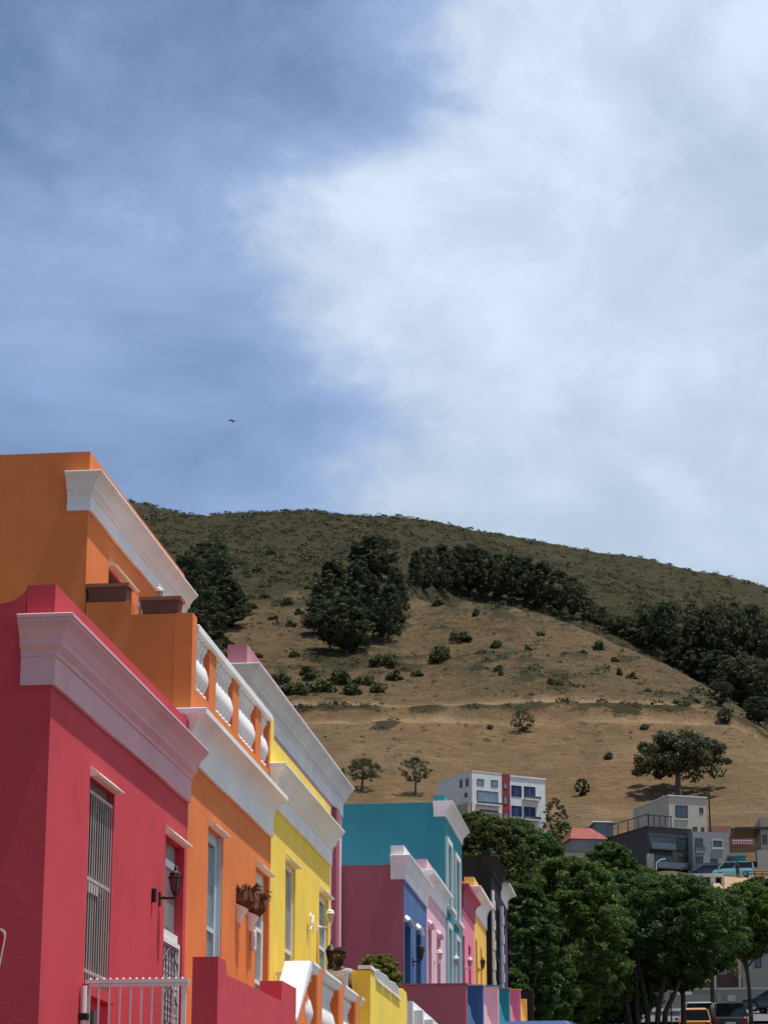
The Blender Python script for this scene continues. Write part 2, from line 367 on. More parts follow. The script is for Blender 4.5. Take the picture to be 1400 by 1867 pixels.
def terrain_mat():
    m = bpy.data.materials.new('hillside'); m.use_nodes = True; nt = m.node_tree; b = nt.nodes['Principled BSDF']
    b.inputs['Roughness'].default_value = .95; b.inputs['Specular IOR Level'].default_value = .1
    g = nd(nt, 'ShaderNodeNewGeometry').outputs['Position']
    def N(s, d=6, r_=.62, vec=g): return nd(nt, 'ShaderNodeTexNoise', inp={'Vector': vec, 'Scale': s, 'Detail': d, 'Roughness': r_}).outputs['Fac']
    veg = nd(nt, 'ShaderNodeAttribute', attribute_name='veg').outputs['Fac']; bare = nd(nt, 'ShaderNodeAttribute', attribute_name='bare').outputs['Fac']
    st = nd(nt, 'ShaderNodeMapping', inp={'Vector': g}); st.inputs['Scale'].default_value = (.10, .25, .9)
    n1 = N(.05, 8); n2 = N(.35, 8, .68); n3 = N(1.0, 7, .7, st.outputs[0]); n4 = N(.012, 5)
    dry = mixc(nt, ramp(nt, n2, [(.34, 0.0), (.66, 1.0)]), (.098, .060, .028), (.250, .156, .076))
    dry = mixc(nt, mth(nt, 'MULTIPLY', ramp(nt, n3, [(.42, 0.0), (.62, 1.0)]), .55), dry, (.130, .082, .042))
    dry = mixc(nt, mth(nt, 'MULTIPLY', ramp(nt, n1, [(.45, 0.0), (.65, 1.0)]), .4), dry, (.105, .09, .045))
    dry = mixc(nt, mth(nt, 'MULTIPLY', bare, .75), dry, mixc(nt, n2, (.24, .16, .085), (.38, .27, .16)))
    scrub = mixc(nt, ramp(nt, n2, [(.3, 0.0), (.7, 1.0)]), (.019, .020, .009), (.058, .048, .022))
    scrub = mixc(nt, mth(nt, 'MULTIPLY', ramp(nt, n1, [(.5, 0.0), (.7, 1.0)]), .6), scrub, (.062, .052, .029))
    n5 = N(1.3, 5, .75); n6 = N(.16, 6, .6)
    dry = mixc(nt, mth(nt, 'MULTIPLY', ramp(nt, n5, [(.54, 0.0), (.68, 1.0)]), .75), dry, (.062, .046, .026))
    dry = mixc(nt, mth(nt, 'MULTIPLY', ramp(nt, n5, [(.30, 1.0), (.42, 0.0)]), .45), dry, (.30, .205, .115))
    dry = mixc(nt, mth(nt, 'MULTIPLY', ramp(nt, n6, [(.46, 0.0), (.66, 1.0)]), .45), dry, (.095, .066, .040))
    vf = mth(nt, 'ADD', veg, mth(nt, 'ADD', mth(nt, 'MULTIPLY', mth(nt, 'SUBTRACT', n2, .5), 1.5), mth(nt, 'MULTIPLY', mth(nt, 'SUBTRACT', n5, .5), 1.2)))
    c = mixc(nt, ramp(nt, vf, [(.26, 0.0), (.66, 1.0)]), dry, scrub)
    nt.links.new(c, b.inputs['Base Color'])
    bp = nd(nt, 'ShaderNodeBump', inp={'Height': mth(nt, 'ADD', N(.7, 8, .7), mth(nt, 'MULTIPLY', N(3.0, 4, .7), .4)), 'Strength': .9, 'Distance': .8})
    nt.links.new(bp.outputs[0], b.inputs['Normal'])
    return m
def build_terrain():
    nu, ndd = TZ.shape
    V = np.concatenate([XY, TZ[:, :, None]], axis=2).reshape(-1, 3)
    ii, jj = np.meshgrid(np.arange(nu - 1), np.arange(ndd - 1), indexing='ij'); a = (ii * ndd + jj).ravel()
    Fq = np.stack([a, a + ndd, a + ndd + 1, a + 1], 1).astype(np.int32); n = len(Fq)
    me = bpy.data.meshes.new('hillside'); me.vertices.add(len(V)); me.loops.add(4 * n); me.polygons.add(n)
    me.vertices.foreach_set('co', V.astype(np.float32).ravel()); me.loops.foreach_set('vertex_index', Fq.ravel()); me.polygons.foreach_set('loop_start', np.arange(0, 4 * n, 4, dtype=np.int32))
    for nm, A in (('veg', VEG), ('bare', BARE)):
        at = me.attributes.new(nm, 'FLOAT', 'POINT'); at.data.foreach_set('value', A.astype(np.float32).ravel())
    me.update(calc_edges=True); me.polygons.foreach_set('use_smooth', [True] * n); me.materials.append(terrain_mat())
    o = bpy.data.objects.new('hillside', me); link(o); tag(o, 'dry brown and scrub green hillside behind the houses', 'hill', kind='structure')
build_terrain()

def sheet(name, m, x0, x1, ys, lift, skirt=0.0):
    mb = MB(); n = len(ys)
    for y in ys: z = street_z(y) + lift; mb.v += [Vector((x0, y, z)), Vector((x1, y, z))]
    mb.f = [(2 * i, 2 * i + 1, 2 * i + 3, 2 * i + 2) for i in range(n - 1)]
    if skirt:
        for sx in (0, 1):
            k = len(mb.v)
            for i in range(n): mb.v.append(mb.v[2 * i + sx] - Vector((0, 0, skirt)))
            mb.f += [(2 * i + sx, 2 * i + 2 + sx, k + i + 1, k + i) for i in range(n - 1)]
    return mb.build(name, m)
YS = [y for y in np.arange(-60, 151, 5.0)]
tag(sheet('ground', mat('earth', (.16, .12, .08), var=.25, bump=.3), -95, 95, YS, -.02), 'sloping earth under the street and houses', 'ground', kind='structure')
ASPH = mat('asphalt', (.055, .055, .058), rough=.9, var=.2, scale=2, bump=.4, bscale=120)
tag(sheet('road', ASPH, -2.7, 4.9, YS, .01), 'grey asphalt street climbing the hill', 'road', kind='structure')
CONC = mat('concrete', (.30, .29, .27), rough=.9, var=.15, bump=.3, streak=.1)
tag(sheet('pavement', CONC, -4.3, -2.7, YS, .13, .2), 'concrete pavement in front of the painted houses', 'pavement', kind='structure')
tag(sheet('pavement', CONC, 4.9, 7.0, YS, .13, .2), 'concrete pavement across the street', 'pavement', kind='structure')
YR = list(np.arange(150, 186, 3.0))
mb = MB()
for y in YR:
    for x in (-9.0, 14.0): mb.v.append(Vector((x, y, max(gz(x, y), gz(0, y), gz(7, y)) + .12)))
mb.f = [(2 * i, 2 * i + 1, 2 * i + 3, 2 * i + 2) for i in range(len(YR) - 1)]
tag(mb.build('side_road', mat('asphalt_worn', (.12, .12, .125), rough=.9, var=.15, scale=1, bump=.3)), 'paler cross road at the top of the street', 'road', kind='structure')

# ================================================================== PAINTED HOUSES
M = dict(
    crimson=paint('crimson_paint', (.53, .060, .078)), crimson_trim=paint('mauve_trim', (.62, .37, .40), streak=.1),
    orange=paint('orange_paint', (.69, .198, .060)), white=paint('white_trim', (.76, .755, .74), streak=.10, dirt=(.42, .41, .38)),
    oldwhite=paint('weathered_white_trim', (.70, .71, .71), streak=.35, dirt=(.30, .29, .26)),
    yellow=paint('yellow_paint', (.86, .62, .10)), lightpink=paint('light_pink_paint', (.72, .46, .50)), rosecap=paint('dusty_rose_paint', (.50, .20, .25)),
    maroon=paint('mauve_paint', (.36, .115, .145)), blue=paint('blue_paint', (.075, .145, .30)), pink=paint('pink_paint', (.74, .46, .52)),
    teal=paint('teal_paint', (.04, .265, .30)), rose=paint('rose_paint', (.68, .22, .32)), rosedark=paint('rose_trim', (.42, .10, .16)),
    gold=paint('gold_paint', (.82, .48, .11)), black=paint('charcoal_paint', (.017, .018, .024)), slate=paint('slate_paint', (.10, .105, .115)), purple=paint('purple_paint', (.11, .035, .14)),
    cream=mat('cream_plaster', (.86, .80, .69), rough=.7, var=.08, bump=.2), frame=mat('white_gloss', (.72, .72, .70), rough=.45, var=.06),
    iron=mat('black_iron', (.022, .014, .013), rough=.5, var=.2), metal=mat('white_metal', (.74, .70, .68), rough=.4, var=.10, scale=8),
    bar=mat('cream_bar', (.46, .40, .37), rough=.5, var=.12, scale=6), glass=glass('dark_glass'), paleglass=glass('pale_glass', (.20, .26, .28), .12),
    brownbox=mat('brown_planter', (.15, .062, .042), rough=.8, var=.2, bump=.3), terracotta=mat('dark_red_paint', (.30, .03, .045), rough=.8, var=.12),
    curtain=mat('net_curtain', (.30, .28, .26), rough=.9, var=.25, scale=9), blueglass=glass('blue_glass', (.03, .07, .15), .08), lampglass=glass('lamp_glass', (.10, .055, .05), .15),
    palelamp=glass('pale_lamp_glass', (.35, .28, .2), .2), door=mat('pale_door', (.45, .44, .44), rough=.5, var=.12), dryleaf=mat('dried_leaf', (.13, .055, .028), rough=.8, var=.35, scale=20),
)
XF = -5.5; XS = -4.25

def facade(mb, X, Y0, Y1, z0, z1, ops, rec=.16):
    ys = sorted({Y0, Y1, *[o[0] for o in ops], *[o[1] for o in ops]}); zs = sorted({z0, z1, *[o[2] for o in ops], *[o[3] for o in ops]})
    for ya, yb in zip(ys, ys[1:]):
        for za, zb in zip(zs, zs[1:]):
            cy, cz = (ya + yb) / 2, (za + zb) / 2
            if any(o[0] < cy < o[1] and o[2] < cz < o[3] for o in ops): continue
            mb.add([(X, ya, za), (X, yb, za), (X, yb, zb), (X, ya, zb)], [(0, 1, 2, 3)])
    for a, b, c, d in ops:
        for p, q in (((a, c), (a, d)), ((a, d), (b, d)), ((b, d), (b, c)), ((b, c), (a, c))):
            mb.add([(X, p[0], p[1]), (X, q[0], q[1]), (X - rec, q[0], q[1]), (X - rec, p[0], p[1])], [(0, 1, 2, 3)])
def body(X, Y0, Y1, z0, z1, depth, ops, rec=.16):
    mb = MB(); facade(mb, X, Y0, Y1, z0, z1, ops, rec); b = X - depth
    mb.add([(b, Y0, z0), (X, Y0, z0), (X, Y0, z1), (b, Y0, z1)], [(0, 1, 2, 3)]); mb.add([(b, Y1, z0), (X, Y1, z0), (X, Y1, z1), (b, Y1, z1)], [(3, 2, 1, 0)])
    mb.add([(b, Y0, z0), (b, Y1, z0), (b, Y1, z1), (b, Y0, z1)], [(0, 1, 2, 3)]); mb.add([(b, Y0, z1), (b, Y1, z1), (X, Y1, z1), (X, Y0, z1)], [(0, 1, 2, 3)])
    return mb
def profile(zb, zt, p, kind=0):
    h = zt - zb; q = -.03
    if kind == 0:     # big moulded cornice over a flat frieze
        return [(q, zb), (.035, zb), (.035, zb + .42 * h), (.05, zb + .43 * h), (.05, zb + .50 * h), (.30 * p + .03, zb + .58 * h), (.30 * p + .03, zb + .63 * h), (.45 * p, zb + .66 * h),
                (.55 * p, zb + .72 * h), (.66 * p, zb + .80 * h), (.85 * p, zb + .87 * h), (.92 * p, zb + .885 * h), (.92 * p, zb + .93 * h), (p, zb + .94 * h), (p, zb + .985 * h), (.96 * p, zt), (q, zt + .012)]
    # smooth cove
    pr = [(q, zb), (.035, zb), (.035, zb + .45 * h)]
    for k in range(1, 8):
        t = k / 8 * math.pi / 2; pr.append((.035 + (p * .9 - .035) * (1 - math.cos(t)), zb + h * (.45 + .40 * math.sin(t))))
    return pr + [(.92 * p, zb + .87 * h), (p, zb + .88 * h), (p, zb + .985 * h), (.96 * p, zt), (q, zt + .012)]
def cornice(parent, m, X, Y0, Y1, zb, zt, p=.19, ret=.27, kind=0, name='cornice', gap=.012):
    pr = profile(zb, zt, p, kind)
    if ret: path = [(X - ret, Y0), (X, Y0), (X, Y1 - gap)]; dr = [(0, -1), (1, -1), (1, 0)]
    else: path = [(X, Y0 + gap), (X, Y1 - gap)]; dr = [(1, 0), (1, 0)]
    return MB().sweep(pr, path, dr).build(name, m, parent)
def hood(parent, X, ya, yb, z, m, p=.095, arch=0.0):
    n = 7; prof = []
    for k in range(n):
        t = k / (n - 1); y = ya - .03 + (yb - ya + .06) * t; prof.append((y, z + .008 + arch * (1 - (2 * t - 1) ** 2)))
    mb = MB()
    sec = lambda y, a: [(X - .02, y, a - .004), (X + p * .72, y, a - .004), (X + p, y, a + .008), (X + p, y, a + .018), (X - .02, y, a + .112)]
    for (y0, a), (y1, b) in zip(prof, prof[1:]): mb.add(sec(y0, a) + sec(y1, b), [(i, (i + 1) % 5, 5 + (i + 1) % 5, 5 + i) for i in range(5)])
    mb.add(sec(*prof[0]), [(0, 1, 2, 3, 4)]); mb.add(sec(*prof[-1]), [(0, 1, 2, 3, 4)])
    return mb.build('hood', m, parent)
def window(parent, X, op, m_frame, m_pane, rec=.14, rails=(.5,), mull=1, fw=.07, name='window'):
    ya, yb, z0, z1 = op; xo = X - rec
    f = MB(); t = .05
    f.box(xo, xo + t, ya, ya + fw, z0, z1).box(xo, xo + t, yb - fw, yb, z0, z1).box(xo, xo + t, ya + fw, yb - fw, z1 - fw, z1).box(xo, xo + t, ya + fw, yb - fw, z0, z0 + fw)
    w = f.build(name, m_frame, parent, recalc=False)
    zs = [z0 + fw] + [z0 + (z1 - z0) * r_ for r_ in rails] + [z1 - fw]
    for r_ in rails: bxo('rail', m_frame, w, xo + .004, xo + t - .004, ya + fw, yb - fw, z0 + (z1 - z0) * r_ - .025, z0 + (z1 - z0) * r_ + .025)
    for k in range(1, mull): yy = ya + (yb - ya) * k / mull; bxo('mullion', m_frame, w, xo + .008, xo + t - .008, yy - .02, yy + .02, z0 + fw, z1 - fw)
    for za, zb in zip(zs, zs[1:]): bxo('pane', m_pane, w, xo + .008, xo + .016, ya + fw + .001, yb - fw - .001, za + .026, zb - .026)
    bxo('backing', M['curtain'], w, xo - .06, xo - .05, ya + .01, yb - .01, z0 + .01, z1 - .01)
    return w
def poly_wall(name, m, parent, X, th, pts, low=None):
    """wall in the plane X, outline from photograph pixels, closed down to height low"""
    P = [onX(u, v, X) for u, v in pts]
    if low is not None: P = P + [Vector((X, P[-1].y, low)), Vector((X, P[0].y, low))]
    return MB().prism(P, (-th, 0, 0)).build(name, m, parent)
def lantern(label, wall, out, size=.34, m=None, mg=None, drop=.0, name='wall_lantern', cat='lantern', group=None):
    """hexagonal coach lantern on an arm; wall: point where the arm meets the wall"""
    m = m or M['iron']; mg = mg or M['lampglass']; wx, wy, wz = wall; t = thing(name, label, cat, wall, group); s = size
    MB().box(wx - .01, wx + .02, wy - .035, wy + .035, wz - .11 * s / .4, wz + .07 * s / .4).build('wall_plate', m, t, bevel=.008)
    k = s / .40; c = Vector((wx + out, wy, wz + .02))
    MB().tube([(wx, wy, wz), (wx + out * .5, wy, wz - .01), (wx + out, wy, wz - .01), (wx + out, wy, wz + .03)], [.018, .013, .014, .02]).build('arm', m, t)
    MB().lathe(c, [(.022 * k, 0), (.036 * k, .025 * k), (.042 * k, .04 * k)], 6).build('base', m, t)
    z0, z1, r0, r1 = .04 * k, .22 * k, .042 * k, .082 * k
    MB().lathe(c, [(r0, z0), (r1, z1)], 6).build('glass_body', mg, t)
    fr = MB()
    for q in range(6):
        a = 2 * math.pi * q / 6; fr.tube([c + Vector((r0 * math.cos(a), r0 * math.sin(a), z0)), c + Vector((r1 * math.cos(a), r1 * math.sin(a), z1))], .006 * k, 5)
    fr.build('frame', m, t)
    MB().lathe(c, [(.098 * k, z1), (.102 * k, z1 + .012 * k), (.08 * k, z1 + .02 * k), (.074 * k, z1 + .065 * k), (.05 * k, z1 + .085 * k), (.018 * k, z1 + .10 * k), (.02 * k, z1 + .125 * k), (.006 * k, z1 + .18 * k)], 8).build('cap', m, t)
    return t
def stoep_block(parent, m, X, Y0, Y1, zf, z0): return bxo('stoep', m, parent, X - .05, XS - .22, Y0 + .01, Y1 - .01, z0, zf)

# ---- crimson house -------------------------------------------------
YB = [21.05, 27.33, 33.08, 38.85, 50.4]
h1 = thing('crimson_house', 'crimson terraced house with mauve cornice and barred window, beside the white stoep railing', 'house', (XF, YB[0], street_z(YB[0])))
w1 = (onX(164, 1450, XF).y, onX(207.5, 1480, XF).y, 3.86, 5.80); d1 = (onX(302, 1560, XF).y, onX(335, 1600, XF).y, 2.95, 5.80)
zr1 = zat(1100, -5.85, YB[0])
body(XF, YB[0], YB[1], 1.2, 6.96, 9.0, [w1, d1], .13).build('wall', M['crimson'], h1)
bxo('roof', M['crimson'], h1, XF - 9.0, XF - .265, YB[0] + .002, YB[1] - .002, 6.962, zr1)
MB().prism([(XF - .55, YB[0] + .001, zr1), (XF - .255, YB[0] + .001, zr1), (XF - .255, YB[0] + .001, 7.27)] + [(XF - .255 - .295 * (1 - math.sin(t)), YB[0] + .001, zr1 + (7.27 - zr1) * (1 - math.cos(t))) for t in (1.25, .9, .55, .25)], (0, .3, 0)).build('parapet_scroll', M['crimson'], h1)
bxo('parapet', M['crimson'], h1, XF - .255, XF + .004, YB[0] - .004, YB[1] - .01, 6.965, 7.27)
cornice(h1, M['crimson_trim'], XF, YB[0], YB[1], 6.34, 6.95, .235, .28)
hood(h1, XF, w1[0], w1[1], w1[3], M['cream']); hood(h1, XF, d1[0], d1[1] - .02, d1[3], M['cream'])
w = window(h1, XF, w1, mat('brown_sash', (.16, .11, .09), rough=.6), glass('brown_glass', (.05, .035, .03)), .11, (.5,), 2)
nb = 11
for k in range(nb): y = w1[0] + .03 + (w1[1] - w1[0] - .06) * k / (nb - 1); MB().tube([(XF - .012, y, w1[2] + .01), (XF - .012, y, w1[3] - .12)], .0075, 6).build('bar', M['bar'], w)
for zz in (w1[2] + .12, w1[2] + .98, w1[3] - .14): bxo('crossbar', M['bar'], w, XF - .03, XF - .012, w1[0], w1[1], zz, zz + .03)
for k in range(4): bxo('ornament', M['bar'], w, XF - .015, XF + .005, w1[0] + .06 + .1 * k, w1[0] + .12 + .1 * k, w1[2] + .86, w1[2] + .95)
bxo('sill', M['crimson'], h1, XF - .02, XF + .06, w1[0] - .05, w1[1] + .05, w1[2] - .1, w1[2] - .005)
# door with fanlight, white gate of dark lattice in front
ya, yb, z0, z1 = d1; zt = 4.72
dr = bxo('door', M['frame'], h1, XF - .12, XF - .09, ya + .01, yb - .01, z0, zt)
bxo('transom', M['frame'], dr, XF - .12, XF - .05, ya + .01, yb - .01, zt + .002, zt + .10)
bxo('fanlight', M['paleglass'], dr, XF - .10, XF - .088, ya + .06, yb - .06, zt + .16, z1 - .30); bxo('fanlight_frame', M['frame'], dr, XF - .12, XF - .07, ya + .01, yb - .01, z1 - .28, z1 - .2)
bxo('head_panel', M['curtain'], dr, XF - .125, XF - .103, ya + .01, yb - .01, zt + .104, z1 - .005)
gt = MB()
gt.box(XF - .05, XF - .02, ya + .02, ya + .06, z0, zt).box(XF - .05, XF - .02, yb - .06, yb - .02, z0, zt).box(XF - .05, XF - .02, ya + .06, yb - .06, zt - .05, zt)
gate = gt.build('security_gate', M['frame'], h1)
lat = mat('lattice_grey', (.12, .10, .12), rough=.5, var=.15)
bxo('gate_sheet', M['frame'], gate, XF - .058, XF - .050, ya + .06, yb - .06, z0, zt - .05)
for k in range(1, 6): y = ya + .06 + (yb - ya - .12) * k / 6; bxo('lattice_bar', lat, gate, XF - .045, XF - .034, y - .009, y + .009, z0, zt - .05)
nz_ = 12
for k in range(nz_): z = z0 + .08 + (zt - z0 - .15) * k / (nz_ - 1); bxo('lattice_rail', lat, gate, XF - .034, XF - .026, ya + .06, yb - .06, z - .009, z + .009)
for k in range(4):
    z = z0 + .3 + .40 * k
    for s in (0, 1):
        a, b = (ya + .07, yb - .07) if s else (yb - .07, ya + .07)
        MB().tube([(XF - .03, a, z), (XF - .03, (a + b) / 2, z + .2), (XF - .03, b, z + .02)], .008, 5).build('lattice_scroll', lat, gate)
bxo('wall_hook', M['iron'], h1, XF, XF + .05, onX(277, 1630, XF).y - .03, onX(277, 1630, XF).y + .03, zat(1648, XF, 25.6), zat(1622, XF, 25.6), bevel=.015)
# stoep, front wall with raised ends, side railing
stoep_block(h1, M['crimson'], XF, YB[0] + 1.3, YB[1], 2.95, 1.2)
poly_wall('stoep_wall', M['crimson'], h1, XS, .24, [(398, 1745), (412, 1753), (413, 1778), (513, 1826), (514, 1789), (540, 1803)], 1.0)
bxo('stair_wall', M['terracotta'], h1, XF + .5, XS - .245, YB[1] - .35, YB[1] - .05, 2.951, 4.20); bxo('step', M['terracotta'], h1, XF + .35, XS - .245, YB[1] - 1.0, YB[1] - .36, 2.951, 4.02)
yr = 22.62
rl = bxo('railing', M['metal'], h1, XF + .03, XS - .26, yr - .025, yr + .025, 3.86, 3.895)
bxo('lower_rail', M['metal'], rl, XF + .03, XS - .26, yr - .018, yr + .018, 3.83, 3.857); bxo('bottom_rail', M['metal'], rl, XF + .03, XS - .26, yr - .018, yr + .018, 3.02, 3.05)
for xx in (XF + .05, XS - .30): bxo('post', M['metal'], rl, xx - .02, xx + .02, yr - .021, yr + .021, 2.951, 3.828)
for k in range(1, 9): x = XF + .05 + (XS - .30 - XF - .05) * k / 9; MB().tube([(x, yr, 3.05), (x, yr, 3.829)], .011, 6).build('baluster', M['metal'], rl)
for k in range(15): x = XF + .07 + k * .0615; MB().lathe((x, yr, 3.895), [(.011, 0), (.012, .008), (.005, .018)], 6).build('knob', M['metal'], rl)
dp = MB().tube([(XF + .04, 22.50, 1.8), (XF + .04, 22.50, 3.83)], .028, 8).build('downpipe', M['metal'], h1); bxo('pipe_bracket', M['iron'], dp, XF + .0, XF + .085, 22.46, 22.54, 3.52, 3.58)
bxo('meter_box', M['slate'], h1, XF - .01, XF + .10, 22.66, 22.78, 3.44, 3.62)
py = onX(290, 1637, XF).y; lantern('dark iron coach lantern beside the white lattice gate of the crimson house', (XF, py, zat(1637, XF, py)), .17, .33)

# ---- orange house with roof terrace ---------------------------------
XU = -6.78
h2 = thing('orange_house', 'orange two-storey house with a white balustraded roof terrace', 'house', (XF, YB[1], street_z(YB[1])))
w2 = (onX(379.5, 1560, XF).y, onX(406, 1560, XF).y, 4.2, 6.28); d2 = (onX(467, 1600, XF).y, YB[2] - .14, 3.42, 6.28)
body(XF, YB[1], YB[2], 1.8, 7.46, 1.27, [w2, d2], .14).build('wall', M['orange'], h2)
hood(h2, XF, w2[0], w2[1], w2[3], M['cream']); hood(h2, XF, d2[0], d2[1], d2[3], M['cream'])
window(h2, XF, w2, mat('pale_blue_frame', (.42, .60, .64), rough=.5, var=.08), M['paleglass'], .12, (.45,), 1, .12)
for k, (a, b) in enumerate(((w2[0] - .001, w2[0] + .02), (w2[1] - .02, w2[1] + .001))): bxo('reveal_lining', mat('pale_grey_lining', (.55, .60, .62), var=.08), h2, XF - .13, XF - .012, a, b, w2[2], w2[3] - .002)
d = window(h2, XF, d2, M['frame'], M['paleglass'], .12, (.22, .5, .74), 1, .13, 'door')
bxo('handle', M['metal'], d, XF - .07, XF - .03, d2[0] + .15, d2[0] + .19, 4.4, 4.55)
cornice(h2, M['white'], XF, YB[1], YB[2], 6.84, 7.40, .235, .30, 1)
# upper storey, set back
zt2 = zat(823, XU, YB[1]); zf2 = zat(931, XU, YB[1]); zc2 = zat(858, XU + .15, YB[1] - .15)
w3 = (onX(198, 1060, XU).y, onX(240, 1080, XU).y, 7.7, zat(1030, XU, onX(198, 1030, XU).y))
up = body(XU, YB[1], YB[2], 3.0, zt2, 8.5, [w3], .2).build('upper_wall', M['orange'], h2)
cornice(h2, M['white'], XU, YB[1], YB[2], zf2, zc2, .20, .25, 0, 'upper_cornice')
hood(h2, XU, w3[0], w3[1], w3[3] - .02, M['cream']); window(h2, XU, w3, M['slate'], M['glass'], .12, (.5,), 2)
# terrace side wall (stepped) and front balustrade
Y = YB[1]; xs = onY(239.5, 1100, Y).x
za, zb = zat(1097, XU + .3, Y), zat(1119, XF - .4, Y)
MB().prism([(XU + .01, Y + .012, 7.462), (XF - .012, Y + .012, 7.462), (XF - .012, Y + .012, zb), (xs, Y + .012, zb), (xs, Y + .012, za), (XU + .01, Y + .012, za)], (0, .22, 0)).build('terrace_wall', M['orange'], h2)
bxo('terrace_pier', M['orange'], h2, XF - .21, XF + .004, Y + .002, Y + .26, 7.41, zb + .003)
bl = bxo('balustrade', M['orange'], h2, XF - .2, XF + .002, Y + .27, YB[2] - .30, 7.41, 7.73)
bxo('coping', M['white'], bl, XF - .21, XF + .035, Y + .27, YB[2] - .19, 8.40, 8.50, bevel=.015)
pys = [onX(389, 1250, XF).y, onX(431, 1300, XF).y, onX(472, 1350, XF).y]
pier_y = []
for py in pys: bxo('pier', M['orange'], bl, XF - .17, XF - .01, py - .22, py + .22, 7.731, 8.399); pier_y.append(py)
bxo('end_pier', M['orange'], bl, XF - .2, XF + .002, YB[2] - .29, YB[2] - .19, 7.41, 8.399)
vase = [(.085, 0), (.085, .05), (.06, .07), (.075, .12), (.108, .20), (.112, .26), (.085, .36), (.045, .45), (.04, .52), (.062, .56), (.062, .58), (.085, .60), (.085, .668)]
def baluster_row(parent, X, y0, y1, z0, h, m, step=.145, skip=()):
    me = MB().lathe((0, 0, 0), [(r_, z * h / .668) for r_, z in vase], 12); o0 = me.build('baluster', m, None, smooth=True); COL.objects.unlink(o0); data = o0.data; bpy.data.objects.remove(o0)
    n = int((y1 - y0) / step)
    for k in range(n + 1):
        y = y0 + (y1 - y0) * k / n
        if any(abs(y - s) < .285 for s in skip): continue
        o = bpy.data.objects.new('baluster', data); link(o, parent); o.location = Vector((X, y, z0)) - ORG[parent]
baluster_row(bl, XF - .10, Y + .38, YB[2] - .40, 7.731, .668, M['white'], .20, pier_y)

# things on the terrace wall
def planter(label, x0, x1, y, z, h):
    t = thing('planter_box', label, 'planter', ((x0 + x1) / 2, y, z), 'brown planter boxes on the terrace wall')
    b = MB(); b.add([(x0 + .02, y - .09, z), (x1 - .02, y - .09, z), (x1 - .02, y + .09, z), (x0 + .02, y + .09, z), (x0, y - .11, z + h), (x1, y - .11, z + h), (x1, y + .11, z + h), (x0, y + .11, z + h)],
                    [(0, 3, 2, 1), (4, 5, 6, 7), (0, 1, 5, 4), (1, 2, 6, 5), (2, 3, 7, 6), (3, 0, 4, 7)])
    b.build('box', M['brownbox'], t, bevel=.01)
    r = MB(); r.box(x0 - .02, x1 + .02, y - .13, y - .11, z + h - .03, z + h + .012).box(x0 - .02, x1 + .02, y + .11, y + .13, z + h - .03, z + h + .012).box(x0 - .02, x0, y - .11, y + .11, z + h - .03, z + h + .012).box(x1, x1 + .02, y - .11, y + .11, z + h - .03, z + h + .012)
    r.build('rim', mat('brown_rim', (.30, .12, .07), var=.15), t)
    return t
def x_at(u, v, y): return onY(u, v, y).x
yw = Y + .12
planter('brown planter box on the higher step of the orange terrace wall', x_at(163, 1080, yw), x_at(236, 1080, yw), yw, za + .002, zat(1070, -6.4, yw) - za)
planter('brown planter box on the lower step of the orange terrace wall', x_at(260, 1100, yw), x_at(331, 1100, yw), yw, zb + .002, zat(1094, -5.8, yw) - zb)
c = Vector((x_at(254, 1110, yw), yw, zb + .002))
o = MB().lathe(c, [(.024, 0), (.026, .03), (.020, .06), (.030, .10), (.032, .13), (.018, .16), (.022, .19), (.018, .22), (.006, .235)], 10).build('ornament', M['frame'], None, smooth=True); rebase(o, c)
tag(o, 'small white ornament standing next to a brown planter on the terrace wall', 'ornament')
py = onX(268, 1090, XU).y; lantern('white capped lantern on the upper orange wall above the terrace', (XU, py, zat(1102, XU, py)), .16, .26, M['frame'], M['palelamp'])

# wall pots with dried plants, and the letter box by the orange door
def wall_pot(u0, v0, w, h, label):
    y = onX(u0, v0, XF).y; z = zat(v0, XF, y); t = thing('wall_pot', label, 'wall pot', (XF, y, z), 'wall pots beside the orange door')
    n = 9; mb = MB(); top = []; bot = []
    for k in range(n):
        a = math.pi * k / (n - 1) - math.pi / 2
        top.append(Vector((XF + .002 + w * 1.05 * math.cos(a), y + w * math.sin(a), z + h - .06 * math.cos(a)))); bot.append(Vector((XF + .002 + .28 * w * math.cos(a), y + .28 * w * math.sin(a), z)))
    mb.add(top + bot, [(k, k + 1, n + k + 1, n + k) for k in range(n - 1)] + [tuple(range(n))[::-1], tuple(range(n, 2 * n)), (0, n, 2 * n - 1, n - 1)])
    mb.build('pot', M['frame'], t, smooth=False)
    rng = random.Random(int(u0)); pl = MB(); b0 = Vector((XF + .11, y, z + h - .06)); ph = .29
    for k in range(70):                                   # leaves wrapped round a bulb, tips curling out at the crown
        a = rng.uniform(0, 6.28); bulge = rng.uniform(.08, .135); tp = rng.uniform(.75, 1.05) * ph; d = Vector((math.cos(a) * .8, math.sin(a), 0)); cl = rng.uniform(.05, .16) if rng.random() < .4 else .0
        pl.tube([b0 + d * .04, b0 + d * bulge + Vector((0, 0, tp * .4)), b0 + d * bulge * .75 + Vector((0, 0, tp * .8)), b0 + d * (.05 + cl) + Vector((0, 0, tp * (1.08 if cl else 1.0))), b0 + d * (.06 + cl * 1.5) + Vector((0, 0, tp * (.95 if cl else 1.05)))], [.014, .026, .022, .012, .003], 4)
    pl.build('dried_plant', M['dryleaf'], t)
wall_pot(432, 1684, .14, .23, 'white wall pot of dried brown leaves farther from the orange door')
wall_pot(452, 1697, .14, .23, 'white wall pot of dried brown leaves right beside the orange door')
